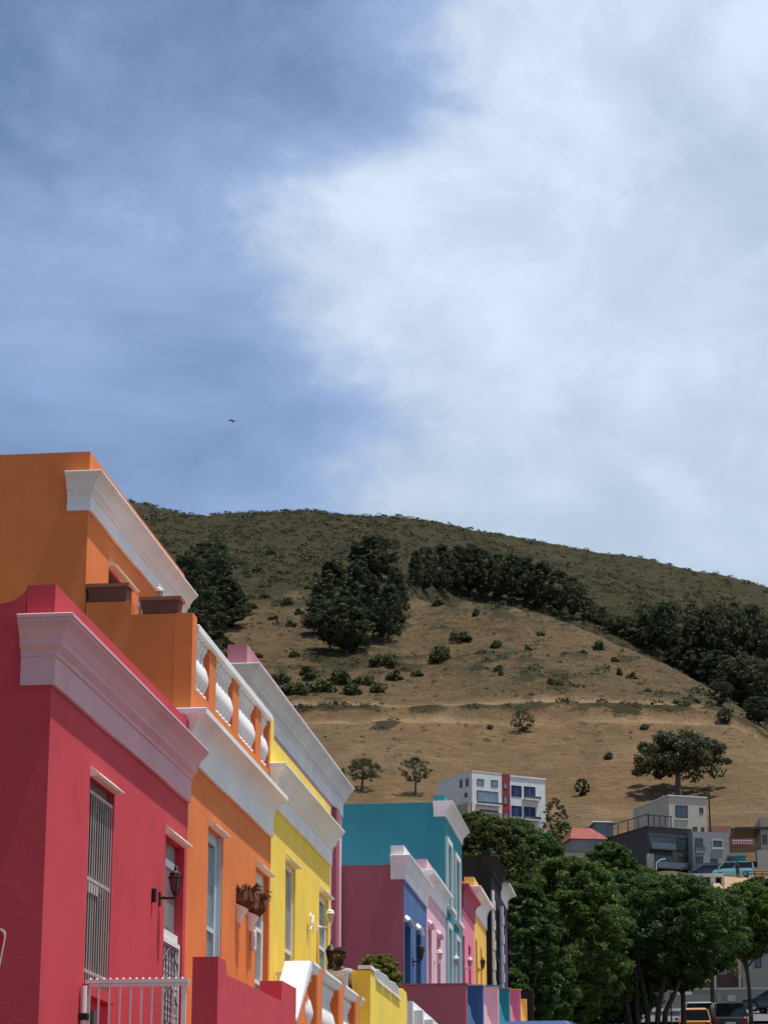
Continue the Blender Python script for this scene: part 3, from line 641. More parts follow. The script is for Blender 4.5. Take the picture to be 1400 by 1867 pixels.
py = onX(457, 1715, XF).y; t = bxo('letter_box', M['metal'], None, XF + .003, XF + .07, py - .06, py + .06, zat(1735, XF, py), zat(1697, XF, py), bevel=.02); rebase(t, (XF, py, zat(1735, XF, py)))
tag(t, 'small pale letter box on the orange wall below the wall pots', 'letter box')

# orange stoep with white coping and balusters along the street
zf = 3.42
stoep_block(h2, M['orange'], XF, YB[1], YB[2], zf, 1.8)
sb = bxo('stair_balustrade', M['orange'], h2, XS - .24, XS, YB[1] + .06, YB[2] - .05, 1.5, 3.86)
y0 = onX(566, 1755, XS).y; ztop = 4.66
MB().prism([(XS + .02, YB[1] + .03, 3.95), (XS + .02, YB[1] + .03, 3.88), (XS + .02, y0 + .02, ztop - .10), (XS + .02, y0 + .02, ztop), (XS + .02, y0 - .12, ztop + .005)], (-.31, 0, 0)).build('sloping_coping', M['white'], sb, bevel=.02)
pp = [onX(582, 1800, XS).y, onX(621, 1830, XS).y, onX(651, 1840, XS).y]
for py in pp: bxo('pier', M['orange'], sb, XS - .27, XS + .01, py - .2, py + .2, 3.861, ztop + .02, bevel=.02)
ends = [y0 + .024] + [v for py in pp for v in (py - .203, py + .203)] + [YB[2] - .05]
for ya_, yb_ in zip(ends[0::2], ends[1::2]):
    if yb_ - ya_ > .2: MB().sweep([(-.29, ztop - .10), (.0, ztop - .10), (.02, ztop - .085), (.02, ztop - .05), (.045, ztop - .03), (.045, ztop - .008), (.03, ztop + .008), (-.29, ztop + .008)], [(XS, ya_), (XS, yb_)], [(1, 0), (1, 0)]).build('coping', M['white'], sb)
baluster_row(sb, XS - .12, YB[1] + 1.0, YB[2] - .2, 3.861, ztop - .121 - 3.861, M['white'], .20, pp)
MB().prism([(XS - .03, YB[1] + .06, 3.861), (XS - .03, y0, 3.861), (XS - .03, y0, ztop - .2), (XS - .03, YB[1] + .12, 3.9)], (-.2, 0, 0)).build('string_wall', M['orange'], sb)

# ---- yellow house ----------------------------------------------------
h3 = thing('yellow_house', 'yellow terraced house numbered 91 with a white cornice', 'house', (XF, YB[2], street_z(YB[2])))
w4 = (onX(520.6, 1600, XF).y, onX(538.5, 1600, XF).y, 4.55, 6.72); d3 = (onX(582, 1650, XF).y, onX(598.5, 1660, XF).y, 3.87, 6.72)
body(XF, YB[2], YB[3], 2.2, 7.86, 9.0, [w4, d3], .18).build('wall', M['yellow'], h3)
bxo('parapet', M['yellow'], h3, XF - .25, XF + .004, YB[2] + .10, YB[3] - .01, 7.865, 8.22)
bxo('parapet_pier', M['yellow'], h3, XF - .25, XF + .006, YB[2] - .185, YB[2] + .098, 7.42, 8.52)
cornice(h3, M['white'], XF, YB[2], YB[3], 7.29, 7.84, .235, .28, 0)
hood(h3, XF, w4[0], w4[1], w4[3], M['cream']); hood(h3, XF, d3[0], d3[1], d3[3], M['cream'])
window(h3, XF, w4, M['frame'], M['paleglass'], .09, (.44,), 1, .07); window(h3, XF, d3, M['frame'], M['paleglass'], .09, (.33, .72), 1, .09, 'door')
stoep_block(h3, M['yellow'], XF, YB[2], YB[3], 3.87, 2.2)
sw = poly_wall('stoep_wall', M['yellow'], h3, XS, .24, [(675, 1770), (683, 1776), (684, 1787), (727, 1823), (728, 1804), (734, 1803), (741, 1811), (742, 1822)], 2.0)
ya, yb = YB[2] + .4, 34.0
xe = onY(646, 1790, 33.98).x
bxo('stoep_end', M['yellow'], h3, xe, XS - .245, 33.98, 34.2, 3.872, zat(1769, -4.4, 33.98)); bxo('cap', M['white'], h3, xe + .05, XS + .02, 33.96, 34.5, zat(1768, -4.4, 33.98) + .004, zat(1761, -4.4, 33.98))
q = [(685, 1769, 1787), (698, 1776, 1798), (713, 1790, 1810), (729, 1803, 1823)]
for (ua, ta, ba), (ub, tb, bb) in zip(q, q[1:]):
    P = [onX(ua, ba, XS), onX(ua + .6, ta, XS), onX((ua + ub) / 2, (ta + tb) / 2 - 3, XS), onX(ub - 1.5, tb - 1, XS), onX(ub - 1, bb, XS)]
    for p in P: p.z += .012
    MB().prism(P, (-.2, 0, 0)).build('coping_block', mat('grey_coping', (.40, .40, .40), rough=.7), sw, bevel=.02); MB().prism([P[0] + Vector((.004, 0, -.03)), P[0] + Vector((.004, 0, .0)), P[-1] + Vector((.004, 0, .0)), P[-1] + Vector((.004, 0, -.03))], (.03, 0, 0)).build('coping_edge', M['cream'], sw)
r3 = bxo('railing', M['metal'], h3, XF + .02, xe - .03, 33.50, 33.56, zat(1772, -5, 33.5) - .05, zat(1772, -5, 33.5))
for k in range(7): x = XF + .05 + k * .13; MB().tube([(x, 33.53, 3.875), (x, 33.53, zat(1772, -5, 33.5) - .051)], .012, 6).build('baluster', M['metal'], r3)
bxo('post', M['metal'], r3, xe - .08, xe - .032, 33.505, 33.555, 3.872, zat(1772, -5, 33.5) - .051)
# house number
def text_mesh(s, size, depth, m, loc, rot, parent=None, name='number'):
    cu = bpy.data.curves.new('tmp', 'FONT'); cu.body = s; cu.size = size; cu.extrude = depth; cu.align_x = 'CENTER'; cu.offset = size * .012; cu.space_character = 1.25
    ob = bpy.data.objects.new('tmp', cu); COL.objects.link(ob); dg = bpy.context.evaluated_depsgraph_get(); dg.update()
    me = bpy.data.meshes.new_from_object(ob.evaluated_get(dg)); bpy.data.objects.remove(ob)
    o = bpy.data.objects.new(name, me); link(o, parent); me.materials.clear(); me.materials.append(m)
    o.location = Vector(loc) - ORG.get(parent, Vector()); o.rotation_euler = rot; return o
ny = onX(563, 1690, XF).y
text_mesh('91', .38, .010, M['cream'], (XF + .05, ny, zat(1700, XF, ny)), (math.pi / 2, 0, math.pi / 2), h3)
py = onX(578, 1690, XF).y; lantern('cream lantern with a peaked cap beside the yellow house number', (XF, py, zat(1690, XF, py)), .20, .30, M['cream'], M['palelamp'])
bxo('conduit', M['gold'], h3, XF, XF + .02, py - .03, py - .01, 4.0, zat(1695, XF, py))
# ---- light pink house, set back --------------------------------------
X4 = -6.9
h4 = thing('light_pink_house', 'tall light pink house set back behind the yellow house with a weathered white cornice', 'house', (X4, YB[3], street_z(YB[3])))
w5 = [(41.2, 42.4, 7.6, 9.4), (45.6, 46.8, 7.6, 9.4), (41.2, 42.4, 4.6, 6.6), (45.6, 46.7, 3.9, 6.5)]
body(X4, YB[3] + .01, YB[4], 2.5, 10.60, 9.0, w5, .12).build('wall', M['lightpink'], h4)
for k, o_ in enumerate(w5): window(h4, X4, o_, M['frame'], M['paleglass'], .10, (.5,), 1, .08, 'door' if k == 3 else 'window')
bxo('parapet', M['rosecap'], h4, X4 - .32, X4 + .003, YB[3] + .004, YB[4] - .01, 10.605, 10.95)
cornice(h4, M['oldwhite'], X4, YB[3] + .01, YB[4] - .02, 9.97, 10.58, .27, .40, 0)
bxo('pilaster', M['maroon'], h4, X4 - .01, X4 + .10, 48.9, 49.35, 3.0, 9.94)
for k in range(3):
    yq = 45.4 + k * .2
    bxo('front_step', M['white'], h4, -5.9, -4.86 + k * .165, yq - .35, yq + 1.7, 3.0, zat(1826 + 17 * k, -4.8, yq - .35) - .001 * k)
for hh_, Xh, a_, b_, z_ in ((h1, XF, YB[0], YB[1], zr1), (h3, XF, YB[2], YB[3], 7.862), (h4, X4, YB[3], YB[4], 10.602)):
    bxo('roof_deck', mat('roof_felt', (.16, .155, .15), rough=.95, var=.2), hh_, Xh - 8.9, Xh - .36, a_ + .06, b_ - .06, z_, z_ + .02)
# ---- far row ----------------------------------------------------------
XR = -5.62
def far_house(name, label, X, Y0, Y1, wallm, endm, trim, parm, fb, ct, pt, ops, kind=0, p=.2, ret=.27, zend=None, stoep=None, floor=None, hoods=None, wf=None, pane=None, arch=.0):
    t = thing(name, label, 'house', (X, Y0, street_z(Y0)))
    ze = zend or ct + .01; o = body(X, Y0, Y1, street_z(Y0) - .6, ze, 8.5, ops, .16).build('wall', wallm, t)
    if endm is not wallm: bxo('end_wall', endm, t, X - 8.5, X - .004, Y0 - .02, Y0 - .003, street_z(Y0) - .6, ze + .003)
    bxo('parapet', parm, t, X - .27, X + .004, Y0 - .024, Y1 - .01, ze + .005, pt)
    cornice(t, trim, X, Y0 - .024, Y1, fb, ct, p, ret, kind)
    for k, op in enumerate(ops):
        window(t, X, op, wf or M['frame'], pane or M['glass'], .14, (.5,), 1, .07, 'window' if k else 'door')
        if hoods: hood(t, X, op[0], op[1], op[3], hoods, .08, arch)
    return t
YR5 = [50.5, 55.1, 59.56, 64.2, 67.95, 72.1, 76.0, 78.9]
def op(u0, u1, v, z0, X=XR): a = onX(u0, v + 40, X).y; return (a, onX(u1, v + 40, X).y, z0, zat(v, X, a))
fl = [zat(1797, XS, 50.5) - 1.15, zat(1798, XS, 54.5) - 1.15, zat(1799, XS, 58.8) - 1.15, zat(1804, XS, 63) - 1.15, zat(1806, XS, 67) - 1.15]
zc5 = zat(1561, XR, 50.5)
h5 = far_house('blue_house', 'blue terraced house with a mauve end wall and broad white cornice', XR, YR5[0], YR5[1], M['blue'], M['maroon'], M['white'], M['white'], 8.69, zc5, zat(1542, XR, 50.5),
               [op(738, 748.5, 1682, fl[0]), op(758.6, 767.5, 1697, fl[0] + .1)], p=.16, hoods=M['frame'], wf=mat('navy_paint', (.012, .03, .10), rough=.5), pane=M['blueglass'], zend=zat(1577, XR, 50.5), arch=.10)
h6 = far_house('pink_house', 'pink terraced house with white cornice between the blue and teal houses', XR, YR5[1], YR5[2], M['pink'], M['pink'], M['white'], M['pink'], 9.04, zat(1588, XR + .2, 55.1), zat(1567, XR, 55.1) ,
               [op(780, 787, 1688, fl[1]), op(796.6, 803, 1707, fl[1] + .1)], kind=1, p=.2, hoods=M['pink'], wf=mat('plum_paint', (.22, .05, .09), rough=.5), arch=.08)
h7 = far_house('teal_house', 'tall teal house with white cornice and white framed upper windows', XR, YR5[2], YR5[3], M['teal'], M['teal'], M['white'], M['teal'], 11.48, zat(1463, XR, 59.5), zat(1450, XR, 59.5),
               [op(814.5, 820.5, 1690, fl[2]), op(829.5, 835.5, 1712, fl[2] + .1), op(813.5, 820.5, 1536, zat(1645, XR, 60.2)), op(828.5, 835.5, 1564, zat(1671, XR, 62))], p=.22)
for (u0, u1, va, vb) in ((813.5, 820.5, 1536, 1645), (828.5, 835.5, 1564, 1671), (814.5, 820.5, 1690, 1800), (829.5, 835.5, 1712, 1800)):
    a = onX(u0, va + 40, XR).y; b = onX(u1, va + 40, XR).y; z1 = zat(va, XR, a); z0 = zat(vb, XR, a)
    MB().box(XR - .01, XR + .06, a - .13, a - .002, z0 - .1, z1 + .13).box(XR - .01, XR + .06, b + .002, b + .13, z0 - .1, z1 + .13).box(XR - .01, XR + .06, a - .002, b + .002, z1 + .002, z1 + .13).build('window_surround', M['frame'], h7)
    if vb < 1800: bxo('window_sill', M['frame'], h7, XR - .01, XR + .14, a - .16, b + .16, z0 - .2, z0 - .1)
h8 = far_house('rose_house', 'rose pink terraced house with a rose cornice beyond the teal house', XR, YR5[3], YR5[4], M['rose'], M['rose'], M['rosedark'], M['rosedark'], 9.88, zat(1614, XR, 64.3), zat(1606, XR, 64.3),
               [op(842.5, 847, 1703, fl[3]), op(854, 858.5, 1722, fl[3] + .1)], p=.2, kind=1, wf=M['rosedark'])
h9 = far_house('gold_house', 'golden yellow terraced house with white cornice next to the charcoal house', XR, YR5[4], YR5[5], M['gold'], M['white'], M['white'], M['gold'], 10.2, zat(1618, XR, 68), zat(1600, XR, 68),
               [op(867, 870, 1712, fl[4]), op(876, 878.5, 1728, fl[4] + .1)], p=.22, kind=1, wf=mat('brown_frame', (.14, .06, .02)))
X10 = -5.46
h10 = far_house('charcoal_house', 'charcoal two-storey house with white quoins in front of the trees', X10, YR5[5] + .02, YR5[6], M['black'], M['black'], M['black'], M['black'], zat(1592, X10, 72.1), zat(1563, X10, 72.1), zat(1551, X10, 72.1),
                [op(900, 904, 1640, fl[4] + 2.8, X10), op(906, 910, 1655, fl[4] + 2.8, X10), op(900, 904, 1745, fl[4] + .4, X10), op(906, 910, 1750, fl[4] + .3, X10)], p=.2, wf=mat('silver_frame', (.5, .5, .5), rough=.5))
for yq in (72.16, 75.72):
    z = fl[4] + .2; k = 0
    while z < 11.2: MB().box(X10 - .01, X10 + .07 + .02 * (k % 2), yq, yq + .24 + .05 * (k % 2), z, z + .27).build('quoin', M['white'], h10); z += .29; k += 1
h11 = far_house('purple_house', 'dark purple house with a white cornice beside the trees', XR + .14, YR5[6] + .02, YR5[7], M['purple'], M['purple'], M['white'], M['white'], zat(1640, XR, 76.2), zat(1612, XR, 76.2), zat(1606, XR, 76.2),
                [op(917, 920, 1660, fl[4] + .4, XR + .14)], p=.3, kind=1, ret=0, wf=M['purple'])
# stoeps of the far row: shaded dividing walls and sunlit sloping front walls
cols = [(h5, 'maroon', 'blue', 50.5, 55.1), (h6, 'blue', 'pink', 55.1, 59.56), (h7, 'pink', 'teal', 59.56, 64.2), (h8, 'teal', 'rose', 64.2, 67.95), (h9, 'rose', 'gold', 67.95, 72.1)]
vt = [1796, 1798, 1799, 1804, 1806]; ue = [850, 880, 908, 928, 948]
for k, (hh, dm, fm, a, b) in enumerate(cols):
    yd = onX(ue[k], vt[k], XS).y; zt_ = zat(vt[k], XS, yd); X_ = XR
    bxo('stoep', M[fm], hh, X_ - .05, XS - .24, yd + .24, b - .45, street_z(a) - .5, fl[k])
    bxo('dividing_wall', M[dm], hh, (-7.6 if k == 0 else X_ + .01), XS, yd, yd + .22, street_z(a) - .5, zt_, bevel=.01)
    bxo('dividing_wall_cap', M[fm] if k else M['maroon'], hh, (-7.6 if k == 0 else X_ + .01), XS + .02, yd - .02, yd + .24, zt_ + .002, zt_ + .03)
    P = [(XS, yd + .24, zt_ - .34), (XS, yd + .9, zt_ - .36), (XS, yd + 1.2, zt_ - .50), (XS, yd + 2.2, zt_ - .62), (XS, yd + 3.0, zt_ - .60), (XS, yd + 3.4, zt_ - .66), (XS, yd + 3.4, street_z(a) - .5), (XS, yd + .24, street_z(a) - .5)]
    MB().prism(P, (-.2, 0, 0)).build('stair_wall', M[fm], hh)
yd = onX(958, 1824, XS).y
bxo('stoep_wall', M['black'], h10, XR + .3, XS, yd + 3.5, yd + 3.7, 4, zat(1808, XS, yd + 3.5)); bxo('low_wall', M['gold'], h9, XR + .3, XS + .02, yd, yd + .2, 4.5, zat(1822, XS, yd))
# wall lamps of the far row
def small_lamp(u, v, label, m, mg, X=XR, out=.13, size=.34):
    y = onX(u, v, X).y; lantern(label, (X, y, zat(v, X, y) - .1), out, size, m, mg)
small_lamp(752, 1745, 'dark round lantern on the blue house between door and window', M['iron'], M['glass'], out=.17, size=.40)
small_lamp(791, 1748, 'white lantern on the pink house between door and window', M['frame'], M['palelamp'])
small_lamp(822, 1758, 'white lantern on the teal house wall', M['frame'], M['palelamp'])
small_lamp(847.5, 1760, 'white lantern on the rose house wall beside the dark door', M['frame'], M['palelamp'])
small_lamp(871.5, 1762, 'dark lantern on the golden yellow house wall', M['iron'], M['glass'])
# dark lantern on a post at the yellow stoep's far end

# ================================================================== TREES AND SHRUBS
LM = dict(
    pine=leafmat('pine_needles', (.020, .032, .016), (.058, .076, .034), .25),
    street=leafmat('street_leaf', (.026, .056, .011), (.110, .170, .034), .35), streetdark=leafmat('dark_street_leaf', (.018, .044, .010), (.070, .125, .028), .33),
    olive=leafmat('olive_leaf', (.026, .042, .010), (.090, .112, .028), .28), scrub=leafmat('scrub_leaf', (.032, .040, .018), (.095, .095, .048), .28),
    fynbos=leafmat('fynbos_leaf', (.022, .028, .012), (.070, .068, .034), .22),
    shrub=leafmat('shrub_leaf', (.028, .042, .014), (.080, .095, .032), .25))
BARK = mat('bark', (.055, .042, .032), rough=.95, var=.35, scale=4, bump=.8, bscale=18); BARKP = mat('pale_bark', (.12, .10, .085), rough=.95, var=.3, scale=4, bump=.6, bscale=18)

def clumps(n, shape, rng, squash=1.0):
    """clump centres inside a unit crown; shape(t) gives the radius at height t in 0..1"""
    C = []
    while len(C) < n:
        t = rng.random(); a = rng.uniform(0, 2 * math.pi); r_ = shape(t) * math.sqrt(rng.uniform(.12, 1.0))
        C.append((r_ * math.cos(a), r_ * math.sin(a), t, shape(t)))
    return C
def crown_points(n, k, shape, w, h, cr, rng, zsq=.7):
    """leaf points clustered round k clump centres; w = half width, h = height, cr = clump radius"""
    C = np.array(clumps(k, shape, rng))[:, :3] * np.array([w, w, h])
    idx = RNG.integers(0, k, n); dirs = RNG.normal(size=(n, 3)); dirs /= np.linalg.norm(dirs, axis=1)[:, None]
    rr = cr * np.array([rng.uniform(.55, 1.25) for _ in range(k)])[idx] * RNG.uniform(.25, 1.0, n) ** .5
    P = C[idx] + dirs * rr[:, None] * np.array([1, 1, zsq])
    tint = np.clip(np.array([rng.uniform(.15, .8) for _ in range(k)])[idx] + RNG.normal(0, .16, n), 0, 1)
    return P, dirs, tint, C
round_shape = lambda t: math.sqrt(max(.02, 1 - (2 * t - 1) ** 2)) * (1.0 if t > .4 else .85 + .15 * t / .4)
cone_shape = lambda t: max(.12, min(1.0, .55 + 1.6 * t) * (1 - .75 * max(0, t - .3) / .7))
flat_shape = lambda t: math.sqrt(max(.02, 1 - (1.28 * (t - .22)) ** 2)) if t > .22 else .72 + 1.27 * t
def tree_meshes(seed, w, h, trunk_h, shape, n, k, cr, leaf, lm, bark, trunk_r=.25, aspect=.5, limbs=7):
    rng = random.Random(seed)
    P, dr, ti, C = crown_points(n, k, shape, w, h, cr, rng); P[:, 2] += trunk_h
    V = leaf_quads(P, leaf, dr, aspect)
    cm = quads_mesh('crown', V, lm, None, ti); crown = cm.data; COL.objects.unlink(cm); bpy.data.objects.remove(cm)
    mb = MB(); top = trunk_h + h * .55; lean = Vector((rng.uniform(-.2, .2) * w, rng.uniform(-.2, .2) * w, 0)) * .5
    path = [Vector((0, 0, -.6)), Vector((0, 0, 0)), Vector((lean.x * .3, lean.y * .3, trunk_h * .6)), Vector((lean.x, lean.y, trunk_h + h * .2)), Vector((lean.x * 1.3, lean.y * 1.3, top))]
    mb.tube(path, [trunk_r * 1.35, trunk_r, trunk_r * .8, trunk_r * .55, trunk_r * .15], 7)
    for q in range(limbs):
        c = Vector(C[rng.randrange(len(C))]) + Vector((0, 0, trunk_h)); z0 = trunk_h * rng.uniform(.7, 1.0) + h * rng.uniform(0, .2); p0 = Vector((lean.x * .7, lean.y * .7, z0))
        mid = p0.lerp(c, .5) + Vector((0, 0, -.04 * h)); mb.tube([p0, mid, c], [trunk_r * .42, trunk_r * .26, .03], 5)
    o = mb.build('trunk', bark, None, smooth=True); tm = o.data; COL.objects.unlink(o); bpy.data.objects.remove(o)
    return crown, tm
def place_tree(name, label, cat, loc, meshes, scale, rz, group=None):
    t = thing(name, label, cat, loc, group); t.scale = scale; t.rotation_euler = (0, 0, rz)
    for nm, me in zip(('crown', 'trunk'), meshes):
        if me is None: continue
        link(bpy.data.objects.new(nm, me), t)
    return t
rngT = random.Random(5)
# pines on the hill: four unit trees, 10 m high and 8 m wide
PV = [tree_meshes(20 + i, 3.7, 8.2, 1.4, [round_shape, cone_shape, round_shape, cone_shape][i], 6000, 130, .70, .24, LM['pine'], BARK, .28, .4) for i in range(4)]
LM['hollow'] = leafmat('hollow_leaf', (.032, .044, .022), (.092, .104, .052), .3)
PH = [tree_meshes(30 + i, 3.9, 8.6, .9, [round_shape, cone_shape][i % 2], 6000, 130, .72, .24, LM['hollow'], BARK, .24, .4) for i in range(3)]
def pine(u, vb, vt, wpx, label, group, var=None, name='pine_tree', soft=False):
    p = ground_hit(u, vb); D = math.hypot(p.x, p.y); h = (vb - vt) / ppm(D) * 1.02; w = wpx / ppm(D)
    k = var if var is not None else rngT.randrange(4)
    place_tree(name, label, 'tree', p - Vector((0, 0, .2)), PH[k % 3] if soft else PV[k], (w / 7.0, w / 7.0, h / 9.8), rngT.uniform(0, 6.28), group)
G1 = ('dark pine in the clump rising beside the upper cornice of the orange house', 'pines behind the orange house')
for a in ((372, 1090, 985, 95), (345, 1120, 1010, 80), (400, 1060, 985, 60), (412, 1150, 1050, 90), (375, 1165, 1075, 90), (425, 1142, 1060, 70), (355, 1200, 1110, 80), (395, 1212, 1150, 75), (330, 1080, 1010, 60)): pine(*a, *G1)
G2 = ('dark pine in the large clump in the middle of the brown slope', 'pines in the middle clump')
for a in ((685, 1062, 972, 92, 0), (655, 1060, 985, 60), (605, 1140, 1018, 95, 1), (580, 1160, 1085, 62), (630, 1196, 1085, 100, 0), (602, 1185, 1090, 70), (655, 1150, 1020, 80), (680, 1165, 1045, 70), (708, 1172, 1062, 66, 1), (728, 1150, 1040, 44), (650, 1190, 1110, 60), (720, 1120, 1030, 50)): pine(*a[:4], *G2, a[4] if len(a) > 4 else None)
G3 = ('dark pine in the row along the crest of the spur', 'pines along the crest')
for a in ((758, 1078, 1000, 36), (775, 1080, 992, 52), (806, 1083, 990, 54), (835, 1086, 992, 54), (858, 1090, 990, 58), (882, 1093, 1000, 56), (908, 1096, 1005, 60), (935, 1100, 1010, 66), (962, 1104, 1012, 60), (990, 1112, 1022, 64), (1020, 1120, 1036, 52), (1045, 1128, 1050, 48)): pine(a[0], a[1] + 2, *a[2:], *G3)
G4 = ('dark pine in the hollow beyond the spur', 'pines in the hollow')
G5 = ('paler grey green tree among the dark pines in the hollow', 'paler trees in the hollow')
for a in ((1150, 1166, 1120, 60), (1182, 1185, 1118, 70), (1212, 1200, 1096, 66), (1240, 1214, 1140, 64), (1262, 1226, 1120, 60), (1292, 1244, 1112, 74), (1322, 1256, 1098, 78), (1348, 1270, 1108, 76), (1378, 1282, 1100, 80), (1405, 1296, 1112, 80), (1308, 1262, 1185, 70), (1355, 1290, 1190, 80), (1395, 1310, 1200, 80), (1275, 1240, 1180, 60), (1335, 1280, 1200, 66), (1120, 1155, 1120, 44), (1430, 1310, 1120, 80), (1365, 1250, 1140, 70), (1300, 1225, 1140, 60), (1390, 1250, 1120, 70), (1180, 1140, 1098, 40), (1225, 1150, 1092, 44), (1262, 1155, 1100, 40), (1300, 1150, 1098, 44), (1340, 1150, 1096, 50), (1375, 1160, 1100, 50), (1395, 1190, 1120, 60), (1100, 1140, 1105, 36), (1075, 1135, 1090, 40)): pine(*a, *(G4 if (a[0] * 7 + a[1]) % 5 > 2 else G5), soft=(a[0] * 7 + a[1]) % 5 <= 2)
pine(1314, 1290, 1238, 46, 'small round tree standing alone on the lower edge of the spur', 'lone trees by the hill track', 2)
pine(1383, 1322, 1270, 62, 'round tree at the edge of the hill track with dark shade under it', 'lone trees by the hill track', 0)
pine(1323, 1321, 1292, 30, 'small bush-like tree beside the hill track', 'lone trees by the hill track', 2)
# trees at the foot of the hill
def hill_tree(u, vb, vt, wpx, label, seed, shape, trunk, lm, n=2600, D=None, group=None, name='hill_tree'):
    p = ground_hit(u, vb) if D is None else onD(u, vb, D)
    if D is not None: p.z = min(p.z, gz(p.x, p.y))
    Dd = math.hypot(p.x, p.y); h = (vb - vt) / ppm(Dd) * 1.02; w = wpx / ppm(Dd) / 2
    me = tree_meshes(seed, w * .86, h * (1 - trunk) * .95, h * trunk, shape, int(n * 1.4), 110, w * .13, max(.13, w * .034), lm, BARKP, w * .05 + .06, .5, 9)
    place_tree(name, label, 'tree', p - Vector((0, 0, .2)), me, (1, 1, 1), 0, group)
hill_tree(660, 1442, 1384, 92, 'low spreading tree on bare ground behind the teal roof', 41, flat_shape, .35, LM['shrub'])
hill_tree(757, 1452, 1380, 76, 'small tree with a bare forked trunk left of the white apartment block', 42, round_shape, .4, LM['shrub'])
hill_tree(1236, 1456, 1343, 236, 'broad umbrella-shaped pine above the cream house', 43, flat_shape, .40, LM['scrub'], 6500, name='umbrella_pine')
hill_tree(953, 1339, 1297, 54, 'dark rounded bush-like tree on the open slope below the track', 44, round_shape, .08, LM['shrub'])
hill_tree(1012, 1532, 1438, 56, 'dark green tree against the right side of the white apartment block', 45, round_shape, .1, LM['shrub'], D=362)
hill_tree(1030, 1536, 1472, 50, 'leafy bush below the trees right of the white apartment block', 46, round_shape, .05, LM['street'], D=350)
hill_tree(1076, 1516, 1465, 48, 'round green tree between the white block and the dark grey house', 47, round_shape, .12, LM['street'], D=352)
hill_tree(1062, 1452, 1418, 34, 'grey green bush on the slope above the red roof', 48, round_shape, .08, LM['scrub'])
hill_tree(1050, 1568, 1534, 44, 'leafy tree in front of the small red roofed house', 49, round_shape, .1, LM['streetdark'], D=300)
# shrubs dotted over the slope
SV = []
for i in range(4):
    P, dr, ti, C = crown_points(1000, 16, lambda t: math.sqrt(max(.05, 1 - t * t)), .85, .75, .36, random.Random(60 + i), .8); P[:, 2] = np.abs(P[:, 2]) * .95
    q = quads_mesh('foliage', leaf_quads(P, .10, dr), LM['shrub'], None, ti); SV.append(q.data); COL.objects.unlink(q); bpy.data.objects.remove(q)
def shrub(u, vb, w, h):
    p = ground_hit(u, vb); D = math.hypot(p.x, p.y); o = bpy.data.objects.new('hill_shrub', SV[rngT.randrange(4)]); link(o); o.location = p - Vector((0, 0, .15))
    s = w / ppm(D) / 2.1; o.scale = (s, s, h / ppm(D) / 1.0); o.rotation_euler = (0, 0, rngT.uniform(0, 6))
    tag(o, 'dark green shrub dotted on the dry brown slope', 'shrub', 'shrubs dotted over the slope')
for a in ((803, 1209, 56, 36), (700, 1217, 66, 30), (537, 1199, 27, 15), (525, 1103, 32, 18), (483, 1091, 24, 12), (545, 1122, 24, 14), (530, 1143, 26, 14), (868, 1124, 20, 18), (840, 1172, 60, 22), (830, 1165, 30, 18), (905, 1182, 32, 18),
          (962, 1187, 20, 10), (910, 1226, 22, 14), (913, 1232, 20, 10), (1092, 1186, 28, 20), (1120, 1208, 22, 10), (1062, 1192, 24, 8), (1128, 1232, 22, 16), (1152, 1238, 26, 16), (1005, 1250, 30, 14), (1020, 1252, 22, 10), (1250, 1288, 26, 14), (1270, 1284, 18, 10), (1232, 1285, 20, 10),
          (575, 1052, 22, 10), (470, 1045, 26, 14), (495, 1010, 24, 12), (440, 1030, 20, 10), (560, 1075, 20, 8), (1035, 1085, 20, 8), (720, 1243, 40, 26), (665, 1250, 50, 26), (620, 1250, 60, 30), (580, 1262, 70, 30), (540, 1268, 70, 34), (560, 1240, 60, 28), (640, 1268, 50, 26), (510, 1248, 50, 30), (690, 1262, 40, 22),
          (760, 1235, 36, 14), (1110, 1385, 26, 16), (893, 1330, 18, 10), (1175, 1330, 26, 12), (1290, 1356, 26, 12), (985, 1160, 26, 9), (1180, 1262, 22, 8), (800, 1105, 40, 12), (460, 1110, 26, 12), (500, 1130, 26, 10), (470, 1200, 24, 12)): shrub(*a)
def scrub_stuff():
    n = 0; P = []; S = []
    rng = np.random.default_rng(3); tries = 0
    while n < 13000 and tries < 120000:
        tries += 1
        i = rng.integers(150, len(US) - 130); j = rng.integers(60, len(DS) - 12); D = DS[j]
        if D < 470 or D > 1010: continue
        v = VEG[i, j]
        if rng.random() > (.05 + .95 * v ** 1.5) * (D / 800) ** .5: continue
        x, y = XY[i, j] + rng.normal(0, .8, 2); P.append((x, y, gz(x, y))); S.append(rng.uniform(.35, 1.15) * (1.25 if v > .6 else .62)); n += 1
    P = np.array(P); S = np.array(S); m = 26
    dr = rng.normal(size=(n, m, 3)); dr /= np.linalg.norm(dr, axis=2)[:, :, None]; dr[:, :, 2] = np.abs(dr[:, :, 2])
    Q = P[:, None, :] + dr * (S[:, None, None] * rng.uniform(.6, 1.05, (n, m, 1))) * np.array([1.25, 1.25, .85])
    ti = np.clip(rng.uniform(0, 1, n)[:, None] + rng.normal(0, .12, (n, m)), 0, 1)
    V = leaf_quads(Q.reshape(-1, 3), np.repeat(S, m) * .27, dr.reshape(-1, 3), .7)
    o = quads_mesh('hillside_scrub', V, LM['fynbos'], None, ti.ravel()); tag(o, 'low grey green scrub covering the upper hill and ridge', 'scrub', kind='stuff')
scrub_stuff()
